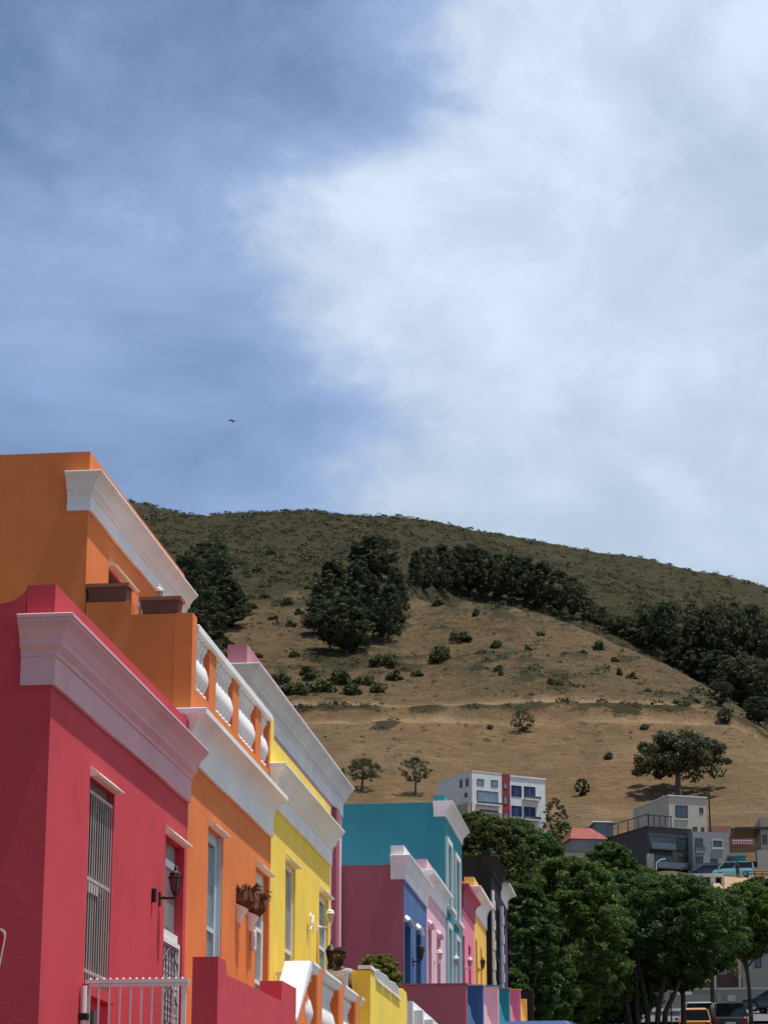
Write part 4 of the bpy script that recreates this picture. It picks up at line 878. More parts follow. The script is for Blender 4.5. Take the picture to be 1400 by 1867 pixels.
# posts on the ridge
for u, v0, v1, lb in ((386, 937, 927, 'thin post on the skyline in the dip of the ridge'), (566, 925, 919, 'thin post on the skyline at the top of the ridge')):
    p = ground_hit(u, v0 + 2); o = MB().tube([p - Vector((0, 0, 1)), p + Vector((0, 0, (v0 - v1) / ppm(math.hypot(p.x, p.y)) + 1))], .16, 5).build('ridge_post', BARK); rebase(o, p - Vector((0, 0, 1))); tag(o, lb, 'post', 'posts on the skyline')

# street trees
def street_tree(u, vc_, hw, hh, D, lm, label, seed, n=22000, leaf=.13, shape=round_shape, k=46, group=None, aspect=.5):
    c = onD(u, vc_, D); s = ppm(D * 1.02); w = hw / s; h = 2 * hh / s; z0 = gz(c.x, c.y); bot = c.z - h / 2
    th = max(.8, bot - z0)
    me = tree_meshes(seed, w * .88, h * .94, th, shape, int(n * 1.5), k * 9, w * .115, leaf * .76, lm, BARK, .08 + .02 * w, aspect, 14)
    place_tree('street_tree', label, 'tree', (c.x, c.y, z0 - .1), me, (1, 1, 1), 0, group)
ST = LM['street']; SD = LM['streetdark']; SO = LM['olive']
for a in ((1040, 1700, 128, 150, 112, ST, 'large feathery mid-green street tree beyond the painted row', 71, 34000, .13),
    (955, 1735, 82, 135, 96, SD, 'dark leafy tree right beside the purple house', 72, 24000, .12),
    (1240, 1690, 136, 100, 119, SD, 'dark broad street tree with bare forked trunks above the road', 73, 30000, .13),
    (1145, 1712, 108, 132, 124, SD, 'darkest street tree between the feathery tree and the forked tree', 74, 24000, .13),
    (1362, 1672, 84, 66, 140, ST, 'lighter leafy tree in front of the pale wall at the top of the street', 75, 18000, .14),
    (898, 1575, 92, 92, 165, SO, 'yellow green tree behind the charcoal house', 76, 24000, .16),
    (965, 1582, 84, 74, 180, SD, 'dark round tree below the white apartment block', 77, 20000, .17),
    (1022, 1640, 90, 80, 150, SO, 'dull olive green tree behind the feathery street tree', 78, 20000, .15),
    (1112, 1594, 66, 62, 200, SD, 'dark tree rising in front of the dark grey house', 79, 16000, .18),
    (1180, 1655, 96, 62, 175, SD, 'dark tree below the carport wall', 80, 18000, .17),
    (1292, 1668, 96, 52, 160, ST, 'green tree below the sandy bank', 81, 16000, .16),
    (868, 1520, 50, 44, 235, SO, 'yellow green bush under the pale base of the white apartment block', 82, 10000, .22),
    (935, 1535, 66, 46, 240, ST, 'bright green tree in front of the red stair tower', 83, 13000, .22),
    (1070, 1640, 86, 66, 160, ST, 'mid green tree behind the feathery street tree', 84, 16000, .16),
    (985, 1800, 76, 84, 104, SD, 'low dark bushy tree at the end of the painted row', 85, 18000, .12),
    (1090, 1795, 84, 76, 118, ST, 'low leafy branches of a street tree over the parked cars', 86, 18000, .13),
    (1385, 1632, 54, 34, 190, SO, 'pale olive bush on the bank below the turquoise van', 87, 9000, .18),
    (1000, 1612, 60, 44, 215, SD, 'dark tree in front of the small white house', 88, 12000, .2),
    (1056, 1616, 54, 34, 225, SD, 'dark bushy tree below the red hipped roof', 89, 10000, .2),
    (900, 1680, 70, 90, 120, SD, 'dark tree close behind the charcoal house wall', 90, 16000, .14),
    (1030, 1822, 70, 60, 114, SD, 'dark low foliage of the tree trunk sprouts behind the blue car', 95, 16000, .12),
    (1140, 1800, 60, 60, 122, SD, 'dark drooping branches beside the bare trunks', 96, 14000, .12),
    (930, 1820, 46, 60, 92, SD, 'dark shrubby tree beside the last stoep wall', 99, 12000, .11),
    (1160, 1610, 50, 34, 210, ST, 'green tree beside the carport columns', 93, 9000, .2),
    (1240, 1640, 60, 28, 200, SD, 'dark hedge-like tree under the carport roof', 94, 10000, .2)): street_tree(*a)
# extra bare trunks of the forked tree
c = onD(1185, 1830, 118); z0 = gz(c.x, c.y); t = thing('tree_trunk', 'cluster of bare dark trunks under the broad street tree', 'trunk', (c.x, c.y, z0))
for dx, lean in ((-.9, .1), (-.2, -.25), (.5, .35), (1.0, .8), (-1.5, -.1)):
    MB().tube([(c.x + dx * .5, c.y, z0 - .3), (c.x + dx * .7, c.y, z0 + 1.4), (c.x + dx * .8 + lean, c.y, z0 + 3.2), (c.x + dx + lean * 2, c.y, z0 + 5.0)], [.17, .13, .10, .05], 7).build('stem', BARK, t, smooth=True)
# olive bush behind the yellow stoep
p = Vector((onY(692, 1790, 43).x, 43, zat(1800, -5.2, 43)))
P, dr, ti, C = crown_points(18000, 220, lambda t: math.sqrt(max(.05, 1 - (1.1 * t - .2) ** 2)), .38, .52, .06, random.Random(91))
t = thing('garden_bush', 'olive green clipped bush behind the yellow stoep wall', 'bush', p - Vector((0, 0, 1.0))); P += np.array(p)
quads_mesh('foliage', leaf_quads(P, .030, dr), leafmat('bush_leaf', (.09, .10, .02), (.24, .24, .06), .3), t, ti); MB().tube([p - Vector((0, 0, 1.0)), p + Vector((0, 0, .3))], .04, 6).build('trunk', BARK, t)
p = Vector((onY(894, 1795, 71.4).x, 71.4, fl[4]))
P, dr, ti, C = crown_points(1200, 10, round_shape, .22, .9, .14, random.Random(92)); t = thing('garden_bush', 'small bright green bush beside the charcoal house door', 'bush', p); P += np.array(p)
quads_mesh('foliage', leaf_quads(P + np.array([0, 0, .3]), .06, dr), LM['street'], t, ti); MB().tube([p, p + Vector((0, 0, .6))], .03, 6).build('trunk', BARK, t)

# ================================================================== HOUSES UP THE HILL
HM = dict(white=paint('block_white', (.72, .72, .71), streak=.12), grey=paint('block_grey', (.30, .315, .335)), dark=paint('block_charcoal', (.085, .085, .088)), cream=paint('block_cream', (.50, .47, .40)), beige=paint('block_beige', (.42, .36, .27)),
          red=paint('block_red', (.30, .05, .055)), redroof=mat('red_roof', (.19, .055, .04), rough=.85, var=.3, scale=1.5, bump=.6, bscale=6), brown=paint('block_brown', (.20, .12, .08)), pinkw=paint('terrace_pink', (.42, .22, .19)),
          blind=mat('blue_blind', (.018, .035, .11), rough=.5, var=.2), wall=paint('plaster_grey', (.30, .29, .25), streak=.3), frame=mat('dark_frame', (.06, .06, .065), rough=.4), glass=glass('house_glass', (.05, .075, .09)), lightglass=glass('sky_glass', (.16, .24, .30), .1),
          gl=glass('balcony_glass', (.10, .13, .14), .1), wood=mat('garage_brown', (.075, .045, .035), rough=.7, var=.2))
def hframe(u, D, ang, v=1500):
    """front frame of a house whose nearest corner stands at column u, distance D; ang: turn of the front away from the viewer"""
    p = onD(u, v, D); h_ = Vector((p.x, p.y, 0)).normalized(); r_ = Vector((h_.y, -h_.x, 0)); c, s = math.cos(R(ang)), math.sin(R(ang))
    front = Fr((p.x, p.y, 0), r_ * c + h_ * s, r_ * s - h_ * c); left = Fr((p.x, p.y, 0), -(r_ * s) * 1 + h_ * c, -(r_ * c + h_ * s))
    return front, left
def hwin(parent, fr, u0, u1, v0, v1, m=None, fm=None, rails=0, mull=2, frame=.07, depth=.06):
    a0, z1 = fr.px(u0, v0); a1, z0 = fr.px(u1, v1); _, zz = fr.px(u1, v0)
    z1 = (z1 + zz) / 2; a0, a1 = min(a0, a1), max(a0, a1); m = m or HM['glass']; fm = fm or HM['frame']
    f = MB(); t = frame; f.fbox(fr, a0, a0 + t, -.02, depth, z0, z1).fbox(fr, a1 - t, a1, -.02, depth, z0, z1).fbox(fr, a0 + t, a1 - t, -.02, depth, z1 - t, z1).fbox(fr, a0 + t, a1 - t, -.02, depth, z0, z0 + t)
    w = f.build('window', fm, parent)
    for k in range(mull): x0 = a0 + t + (a1 - a0 - 2 * t) * k / mull; x1 = a0 + t + (a1 - a0 - 2 * t) * (k + 1) / mull; MB().fbox(fr, x0 + .025, x1 - .025, .003, .02, z0 + t, z1 - t).build('pane', m, w)
    return w
def hbox(name, m, parent, fr, u0, u1, v0, v1, n0, n1, zb=None):
    a0, z1 = fr.px(u0, v0); a1, z0 = fr.px(u1, v1); return MB().fbox(fr, min(a0, a1), max(a0, a1), n0, n1, zb if zb is not None else z0, z1).build(name, m, parent)
def balcony(parent, fr, u0, u1, v0, v1, n=.9, m=None, slab=None):
    a0, z1 = fr.px(u0, v0); a1, z0 = fr.px(u1, v1); a0, a1 = min(a0, a1), max(a0, a1)
    b = MB().fbox(fr, a0, a1, .005, n, z0 - .18, z0).build('balcony', slab or HM['white'], parent)
    MB().fbox(fr, a0 + .03, a1 - .03, n - .05, n - .02, z0 + .002, z1 - .04).build('glass_panel', m or HM['gl'], b); MB().fbox(fr, a0, a1, n - .07, n, z1 - .038, z1).build('handrail', HM['frame'], b)
    return b
# white apartment block
fr, lf = hframe(861, 358, 30); gzb = gz(fr.O.x, fr.O.y)
ztop = fr.px(861, 1407)[1]; wd = fr.px(994, 1460)[0]; a_red0, a_red1 = fr.px(915, 1460)[0], fr.px(930, 1460)[0]; dl = lf.px(797, 1450)[0]; base = fr.pt(0, 0, gzb)
apt = thing('apartment_block', 'white flat-roofed apartment block with a red stair tower on the hill', 'building', (base.x, base.y, gzb - 2))
def slab(name, m, fr, a0, a1, dep, z0, z1, parent): return MB().fbox(fr, a0, a1, -dep, 0, z0, z1).build(name, m, parent)
slab('wall', HM['white'], fr, 0, a_red0, dl, gzb - 5, ztop, apt); slab('stair_tower', HM['red'], fr, a_red0 + .004, a_red1, dl * .9, gzb - 5, ztop + .1, apt); slab('wing', HM['white'], fr, a_red1 + .004, wd, dl, gzb - 5, ztop - .25, apt)
MB().fbox(fr, a_red1 + .004, wd + .12, -dl, .12, ztop - .25, ztop).build('roof_edge', HM['white'], apt); MB().fbox(fr, -.05, a_red0, -dl, .05, ztop + .002, ztop + .12).build('parapet', HM['white'], apt)
for q in ((869.5, 882, 1421, 1433), (895, 907.5, 1423, 1436)): hwin(apt, fr, *q, HM['lightglass'])
hwin(apt, fr, 869, 908, 1443, 1472, HM['lightglass'], mull=4); balcony(apt, fr, 867, 911, 1462, 1470, .7); hbox('garage_door', HM['frame'], apt, fr, 874, 908, 1476, 1482, .003, .03)
for q in ((918, 925, 1427, 1439), (918, 925, 1452, 1467), (918, 926, 1481, 1496)): hwin(apt, fr, *q, HM['lightglass'], mull=1, frame=.05)
for q in ((932, 951, 1433, 1454), (955, 976, 1435, 1460), (932, 951, 1470, 1490), (955, 976, 1472, 1496)): hwin(apt, fr, *q, HM['blind'], HM['blind'], mull=2)
balcony(apt, fr, 952, 982, 1452, 1460, .8); balcony(apt, fr, 952, 982, 1489, 1497, .8); hwin(apt, fr, 959, 971, 1508, 1517); hbox('base_wall', HM['beige'], apt, fr, 862, 914, 1479, 1510, .02, .35, gzb - 5)
MB().tube([fr.pt(fr.px(985, 1500)[0], .12, fr.px(985, 1540)[1]), fr.pt(fr.px(985, 1500)[0], .12, fr.px(985, 1480)[1])], .06, 6).build('downpipe', HM['white'], apt)
for q in ((838.5, 843, 1422, 1436), (849.5, 854, 1420, 1434), (847.5, 852, 1446, 1454)): hwin(apt, lf, q[0], q[1], q[2], q[3], HM['glass'], mull=1, frame=.05)
hbox('yard_wall', HM['beige'], apt, lf, 820, 860, 1476, 1500, .02, .6, gzb - 5)
# cream house
fr, lf = hframe(1220, 345, 25); g0 = gz(fr.O.x, fr.O.y); b = fr.pt(0, 0, g0); ch = thing('cream_house', 'flat-roofed cream house standing above the dark grey house', 'building', (b.x, b.y, g0 - 2))
ztop = fr.px(1220, 1452)[1]; wd = fr.px(1288, 1480)[0]; dl = lf.px(1154, 1470)[0]
slab('wall', HM['cream'], fr, 0, wd, dl, g0 - 5, ztop, ch); MB().fbox(fr, -.15, wd + .15, -dl - .1, .15, ztop + .002, ztop + .16).build('roof', HM['white'], ch)
w = hwin(ch, fr, 1231, 1254, 1469, 1493, mull=3); hwin(ch, fr, 1275, 1282, 1473, 1484, mull=1); hwin(ch, fr, 1263, 1271, 1508, 1517, mull=1); hwin(ch, fr, 1278, 1284, 1509, 1518, mull=1)
hbox('sill', HM['white'], ch, fr, 1230, 1255, 1493.5, 1496, .003, .15)
p = onD(1292, 1440, 350); MB().tube([(p.x, p.y, gz(p.x, p.y)), (p.x, p.y, zpix(1292, 1430, 350))], .12, 6)
o = MB().tube([(p.x, p.y, gz(p.x, p.y) - 1), (p.x, p.y, zpix(1292, 1430, 350))], [.16, .10], 6).build('utility_pole', BARK); rebase(o, (p.x, p.y, gz(p.x, p.y) - 1)); tag(o, 'thin wooden pole standing behind the cream house', 'pole')
# dark grey house with terraces, and its lighter wing
fr, lf = hframe(1181, 318, 30); g0 = gz(fr.O.x, fr.O.y); b = fr.pt(0, 0, g0); dh = thing('charcoal_villa', 'dark grey three-storey house with glass balconies and a roof terrace frame', 'building', (b.x, b.y, g0 - 2))
ztop = fr.px(1181, 1508)[1]; wd = fr.px(1261, 1520)[0]; dl = min(15.0, lf.px(1104, 1530)[0])
slab('wall', HM['dark'], fr, 0, wd, dl, g0 - 5, ztop, dh); MB().fbox(fr, -.12, wd, -dl - .1, .12, ztop + .002, ztop + .12).build('roof_edge', HM['dark'], dh)
for q in ((1183, 1222, 1524, 1551, 4), (1233, 1260, 1528, 1552, 3), (1193, 1228, 1560, 1584, 3), (1236, 1260, 1563, 1584, 2)): hwin(dh, fr, *q[:4], HM['glass'], mull=q[4], depth=.05)
balcony(dh, fr, 1181, 1226, 1536, 1551, 1.0, HM['gl'], HM['dark']); balcony(dh, fr, 1190, 1262, 1572, 1588, 1.2, HM['gl'], HM['dark']); hbox('bay', HM['cream'], dh, fr, 1178, 1190, 1558, 1590, .003, .5)
hwin(dh, lf, 1136, 1142, 1538, 1546, HM['lightglass'], mull=1)
pg = MB(); zt2 = ztop + 1.5
for a in np.linspace(.2, wd * .55, 5): pg.fbox(fr, a - .06, a + .06, -.3, -.18, ztop + .125, zt2)
for a in np.linspace(.2, dl - .3, 5): pg.fbox(lf, a - .06, a + .06, -.3, -.18, ztop + .125, zt2)
pg.fbox(fr, .1, wd * .58, -.32, -.16, zt2 + .002, zt2 + .14).fbox(lf, .1, dl - .2, -.32, -.16, zt2 + .145, zt2 + .25); pg.build('terrace_frame', HM['frame'], dh)
fr2, lf2 = hframe(1261, 319, 18); g1 = gz(fr2.O.x, fr2.O.y); b = fr2.pt(0, 0, g1); gh = thing('grey_villa', 'pale blue-grey house adjoining the dark grey house', 'building', (b.x, b.y, g1 - 2)); z2 = fr2.px(1261, 1517)[1]; w2_ = fr2.px(1329, 1540)[0]
slab('wall', HM['grey'], fr2, .05, w2_, 9, g1 - 5, z2, gh)
for q in ((1267, 1282, 1529, 1554, 2), (1298, 1318, 1532, 1547, 2), (1268, 1282, 1563, 1588, 1), (1295, 1309, 1566, 1589, 1)): hwin(gh, fr2, *q[:4], HM['glass'], HM['white'] if q[0] == 1298 else HM['frame'], mull=q[4])
balcony(gh, fr2, 1266, 1284, 1544, 1554, .5, HM['gl'], HM['grey']); hbox('sill', HM['white'], gh, fr2, 1297, 1319, 1547.5, 1549.5, .003, .12)
balcony(gh, fr2, 1264, 1316, 1576, 1590, 1.2, HM['gl'], HM['grey'])
# red roofed house and small neighbours
def gabled(name, label, u0, u1, veave, vridge, vbase, D, wallm, roofm, depth=8.0, ang=8, hip=.25, wins=()):
    fr, lf = hframe(u0, D, ang); g0 = gz(fr.O.x, fr.O.y); b = fr.pt(0, 0, g0); t = thing(name, label, 'house', (b.x, b.y, g0 - 2))
    wd = fr.px(u1, (veave + vbase) / 2)[0]; ze = fr.px(u0, veave)[1]; zr = fr.px(u0, vridge)[1]; zb = min(g0 - 4, fr.px(u0, vbase)[1])
    slab('wall', wallm, fr, 0, wd, depth, zb, ze, t); e = .35
    P = [fr.pt(-e, e, ze), fr.pt(wd + e, e, ze), fr.pt(wd + e, -depth - e, ze), fr.pt(-e, -depth - e, ze), fr.pt(wd * hip, -depth / 2, zr), fr.pt(wd * (1 - hip), -depth / 2, zr)]
    MB().add(P, [(0, 1, 5, 4), (2, 3, 4, 5), (1, 2, 5), (3, 0, 4), (0, 3, 2, 1)]).build('roof', roofm, t)
    for q in wins: hwin(t, fr, *q)
    return t
gabled('red_roof_house', 'low house with a red hipped roof behind the small tree', 1042, 1106, 1530, 1500, 1550, 326, HM['grey'], mat('bright_red_roof', (.26, .07, .05), rough=.85, var=.3, scale=1.5), 9, 12, .22)
gabled('small_house', 'small white house with a flat reddish roof below the red hipped roof', 1012, 1078, 1553, 1546, 1575, 300, HM['cream'], HM['redroof'], 8, 4, .1)
gabled('gabled_house', 'narrow blue-grey gabled house between the trees and the dark grey house', 1086, 1118, 1500, 1490, 1522, 345, paint('dusty_blue', (.18, .22, .28)), HM['grey'], 7, 10, .05)
# pink terrace building with pale chairs
fr, lf = hframe(1290, 352, 12); g0 = gz(fr.O.x, fr.O.y); b = fr.pt(0, 0, g0); ph = thing('terrace_building', 'long dusty pink building with a columned roof terrace at the hill edge', 'building', (b.x, b.y, g0 - 2)); z1 = fr.px(1290, 1523)[1]; wd = fr.px(1395, 1530)[0]
slab('wall', HM['pinkw'], fr, 0, wd, 9, g0 - 5, z1, ph); a0 = fr.px(1333, 1520)[0]; slab('upper_wall', HM['pinkw'], fr, 0, a0, 9, z1 + .002, fr.px(1290, 1506)[1], ph); MB().fbox(fr, a0 + .1, wd, -9, .3, fr.px(1340, 1508)[1] - .2, fr.px(1340, 1508)[1]).build('terrace_roof', HM['cream'], ph)
for u in (1345, 1362, 1378, 1392): a = fr.px(u, 1520)[0]; MB().fbox(fr, a - .12, a + .12, -.2, .04, z1 + .002, fr.px(1340, 1508)[1] - .202).build('column', HM['white'], ph)
hbox('dark_base', HM['brown'], ph, fr, 1332, 1398, 1544, 1590, .003, .1)
for k, u in enumerate((1337, 1344, 1351, 1358, 1365)):
    c = fr.pt(fr.px(u, 1530)[0], .5, z1 - .05); 
hbox('balustrade', HM['white'], ph, fr, 1333, 1370, 1528, 1531, .31, .40)
for k, u in enumerate(np.linspace(1335, 1369, 12)): a = fr.px(u, 1530)[0]; z0_ = fr.px(u, 1540)[1]; MB().lathe(fr.pt(a, .355, z0_), [(.10, 0), (.06, .15), (.11, .4), (.05, .62), (.09, fr.px(1340, 1531)[1] - z0_)], 8).build('baluster', M['pink'], ph)
fr, lf = hframe(1386, 335, 6); g0 = gz(fr.O.x, fr.O.y); b = fr.pt(0, 0, g0); eh = thing('beige_house', 'beige house with dark flat roof at the edge of the bank', 'building', (b.x, b.y, g0 - 2))
slab('wall', HM['beige'], fr, 0, 12, 8, g0 - 5, fr.px(1388, 1490)[1], eh); MB().fbox(fr, -3.5, 12, -8, .5, fr.px(1388, 1513)[1], fr.px(1388, 1509)[1]).build('awning', HM['frame'], eh); hwin(eh, fr, 1390, 1398, 1523, 1540); hbox('lower_wall', HM['cream'], eh, fr, 1379, 1420, 1552, 1590, .51, .7)
fr, lf = hframe(1331, 300, 4); g0 = gz(fr.O.x, fr.O.y); b = fr.pt(0, 0, g0); th = thing('teal_kiosk', 'small teal building with a grey roof beside the turquoise van', 'building', (b.x, b.y, g0 - 1)); z1 = fr.px(1331, 1562)[1]
slab('wall', M['teal'], fr, 0, fr.px(1358, 1570)[0], 4, g0 - 3, z1, th); MB().fbox(fr, -.4, fr.px(1362, 1570)[0], -4.3, .5, z1 + .002, z1 + .35).build('roof', HM['grey'], th); hwin(th, fr, 1334, 1341, 1567, 1577, HM['lightglass'])
# carport: white slab on columns, retaining wall and sandy bank
fr, lf = hframe(1200, 285, 2); g0 = gz(fr.O.x, fr.O.y); b = fr.pt(0, 0, g0); cp = thing('carport', 'white flat carport roof on square columns above the trees', 'carport', (b.x, b.y, g0 - 1)); zr = fr.px(1200, 1594)[1]; zb_ = zr - .4; wd = fr.px(1319, 1600)[0]
MB().fbox(fr, 0, wd, -6, 0, zb_, zr).build('roof_slab', HM['white'], cp)
for u in (1212, 1271, 1300): a = fr.px(u, 1610)[0]; MB().fbox(fr, a - .3, a + .3, -.8, -.2, fr.px(u, 1640)[1], zb_ - .002).build('column', HM['white'], cp)
MB().fbox(fr, .5, wd - .3, -5.9, -5.6, zb_ - 3.5, zb_ - .003).build('back_wall', HM['beige'], cp); MB().fbox(fr, wd - .25, wd + .1, -5.5, -.1, zb_ - 3.5, zb_ - .003).build('side_wall', HM['cream'], cp)
a = fr.px(1200, 1590)[0]; lp = thing('lamp_post', 'thin pale lamp post at the end of the white carport roof', 'lamp post', fr.pt(-.4, .2, zb_ - 3)); MB().tube([fr.pt(-.4, .2, zb_ - 3), fr.pt(-.4, .2, zr + 1.2)], .07, 6).build('pole', HM['white'], lp); MB().tube([fr.pt(-.4, .2, zr + 1.2), fr.pt(.1, .2, zr + 1.6), fr.pt(.7, .2, zr + 1.7)], .05, 6).build('arm', HM['white'], lp)
# sandy bank and guard rail
bank = MB(); n = 16
SAND = mat('sand', (.34, .235, .125), rough=.95, var=.25, scale=.6, bump=.6, bscale=3)
top = []; bot = []
for k in range(n + 1):
    u = 1300 + 190 * k / n; vt_ = np.interp(u, [1300, 1320, 1345, 1400, 1490], [1599, 1598, 1601, 1600, 1604]); vb_ = np.interp(u, [1300, 1330, 1400, 1490], [1640, 1668, 1640, 1650]); top.append(onD(u, vt_, 296)); bot.append(onD(u, vb_ + 6 * math.sin(k * 1.7), 262))
V0 = top + [t.lerp(q, .5) + Vector((0, 0, .5 * math.sin(i * 2.1))) for i, (t, q) in enumerate(zip(top, bot))] + bot; m_ = n + 1
V0 += [Vector((t.x * 1.06, t.y * 1.06, t.z + .05)) for t in top]
bank.add(V0, [(i, i + 1, m_ + i + 1, m_ + i) for i in range(n)] + [(m_ + i, m_ + i + 1, 2 * m_ + i + 1, 2 * m_ + i) for i in range(n)] + [(i, i + 1, 3 * m_ + i + 1, 3 * m_ + i) for i in range(n)])
tag(bank.build('bank', SAND, None, smooth=True), 'bare sandy bank below the hill road', 'bank', kind='structure')
rl = thing('guard_rail', 'dark guard rail along the hill road beside the turquoise van', 'guard rail', onD(1362, 1600, 295))
for k in range(7): p = onD(1362 + 14 * k, 1600, 294); MB().box(p.x - .05, p.x + .05, p.y - .05, p.y + .05, p.z - .3, p.z + .75).build('post', HM['frame'], rl)
for zz in (.35, .68): MB().tube([onD(1360, 1600, 294) + Vector((0, 0, zz)), onD(1460, 1600, 294) + Vector((0, 0, zz))], .06, 5).build('rail', HM['frame'], rl)

# ---- walls and house at the top of the street
fr, lf = hframe(1332, 176, 3, 1750); g0 = gz(fr.O.x, fr.O.y); b = fr.pt(0, 0, g0); t = thing('plaster_house', 'pale plastered house wall behind the trees at the top of the street', 'house', (b.x, b.y, g0 - 1))
slab('wall', HM['wall'], fr, 0, 9, 7, g0 - 3, fr.px(1340, 1672)[1], t); MB().fbox(fr, -.3, 9, -7, .4, fr.px(1340, 1672)[1] + .002, fr.px(1340, 1664)[1]).build('roof', HM['redroof'], t); hwin(t, fr, 1374, 1388, 1712, 1766, HM['glass'], mull=1)
hbox('step_wall', HM['wall'], t, fr, 1352, 1440, 1786, 1820, .02, 1.2)
fr, lf = hframe(1280, 172, 2, 1780); b = fr.pt(0, 0, gz(fr.O.x, fr.O.y)); t = thing('garage', 'brown garage door between two stone posts above the cross road', 'garage', (b.x, b.y, b.z - .5))
hbox('garage_door', HM['wood'], t, fr, 1306, 1346, 1778, 1800, -.1, 0)
for u in (1303, 1348): hbox('gate_post', HM['cream'], t, fr, u - 3, u + 3, 1748, 1802, -.2, .15)
hbox('side_wall', HM['brown'], t, fr, 1258, 1290, 1794, 1806, -.2, 0)
fr, lf = hframe(1236, 166, 1, 1810); b = fr.pt(0, 0, gz(fr.O.x, fr.O.y)); t = thing('retaining_wall', 'long low plastered retaining wall along the cross road', 'wall', (b.x, b.y, b.z - .5))
hbox('wall', HM['wall'], t, fr, 1204, 1316, 1815, 1850, -.3, 0); hbox('upper_wall', HM['wall'], t, fr, 1262, 1440, 1801, 1850, -1.6, -1.3); hbox('pillar', HM['wall'], t, fr, 1306, 1316, 1813, 1850, .003, .2); hbox('coping', HM['cream'], t, fr, 1262, 1440, 1799, 1801, -1.65, -1.25); hbox('plaque', HM['cream'], t, fr, 1327, 1342, 1812, 1823, -1.297, -1.25)
p = onD(1222, 1795, 150); b = Vector((p.x, p.y, gz(p.x, p.y))); t = thing('dry_bush', 'dry yellowish bush beside the bare tree trunks', 'bush', b)
P, dr, ti, C = crown_points(1500, 14, round_shape, .5, .9, .25, random.Random(97)); P += np.array((p.x, p.y, p.z - .4)); quads_mesh('foliage', leaf_quads(P, .08, dr), leafmat('dry_leaf', (.16, .12, .05), (.34, .27, .14)), t, ti); MB().tube([b, (p.x, p.y, p.z)], .05, 6).build('stem', BARK, t)
p = onD(1333, 1765, 168); b = Vector((p.x, p.y, gz(p.x, p.y))); t = thing('dry_bush', 'pale dry bush hanging over the gate post', 'bush', b)
P, dr, ti, C = crown_points(1600, 14, round_shape, .45, 1.2, .25, random.Random(98)); P += np.array((p.x, p.y, p.z - .6)); quads_mesh('foliage', leaf_quads(P, .08, dr), MATS['dry_leaf'], t, ti); MB().tube([b, (p.x, p.y, p.z)], .05, 6).build('stem', BARK, t)

# ================================================================== VEHICLES
def carpaint(name, c): return mat(name, c, rough=.28, spec=.5, var=.04, coat=.6)
TY = mat('tyre', (.018, .018, .018), rough=.9); RIM = mat('rim', (.35, .35, .36), rough=.35, metal=.8); REDL = mat('tail_light', (.35, .015, .02), rough=.2); HEADL = mat('head_light', (.6, .6, .6), rough=.15); CG = glass('car_glass', (.012, .014, .017), .05); TRIM = mat('black_trim', (.02, .02, .02), rough=.6); PLATE = mat('number_plate', (.72, .70, .6), rough=.5)
SHAPES = dict(  # stations along the length: (x, z low, z belt, half width), roof: (x, z) outline of the cabin, as parts of length and height
    suv=dict(L=4.7, W=1.86, H=1.78, belt=.60, hood=.55, cabin=[(.05, .62), (.07, .97), (.14, 1.0), (.62, .98), (.74, .62)]),
    hatch=dict(L=3.9, W=1.68, H=1.52, belt=.60, hood=.58, cabin=[(.03, .60), (.09, .95), (.16, 1.0), (.58, .97), (.76, .60)]),
    sedan=dict(L=4.6, W=1.78, H=1.44, belt=.64, hood=.60, cabin=[(.12, .64), (.27, .95), (.36, 1.0), (.58, .97), (.76, .62)]),
    van=dict(L=4.9, W=1.8, H=1.85, belt=.56, hood=.52, cabin=[(.01, .56), (.03, .97), (.08, 1.0), (.70, .98), (.86, .56)]))
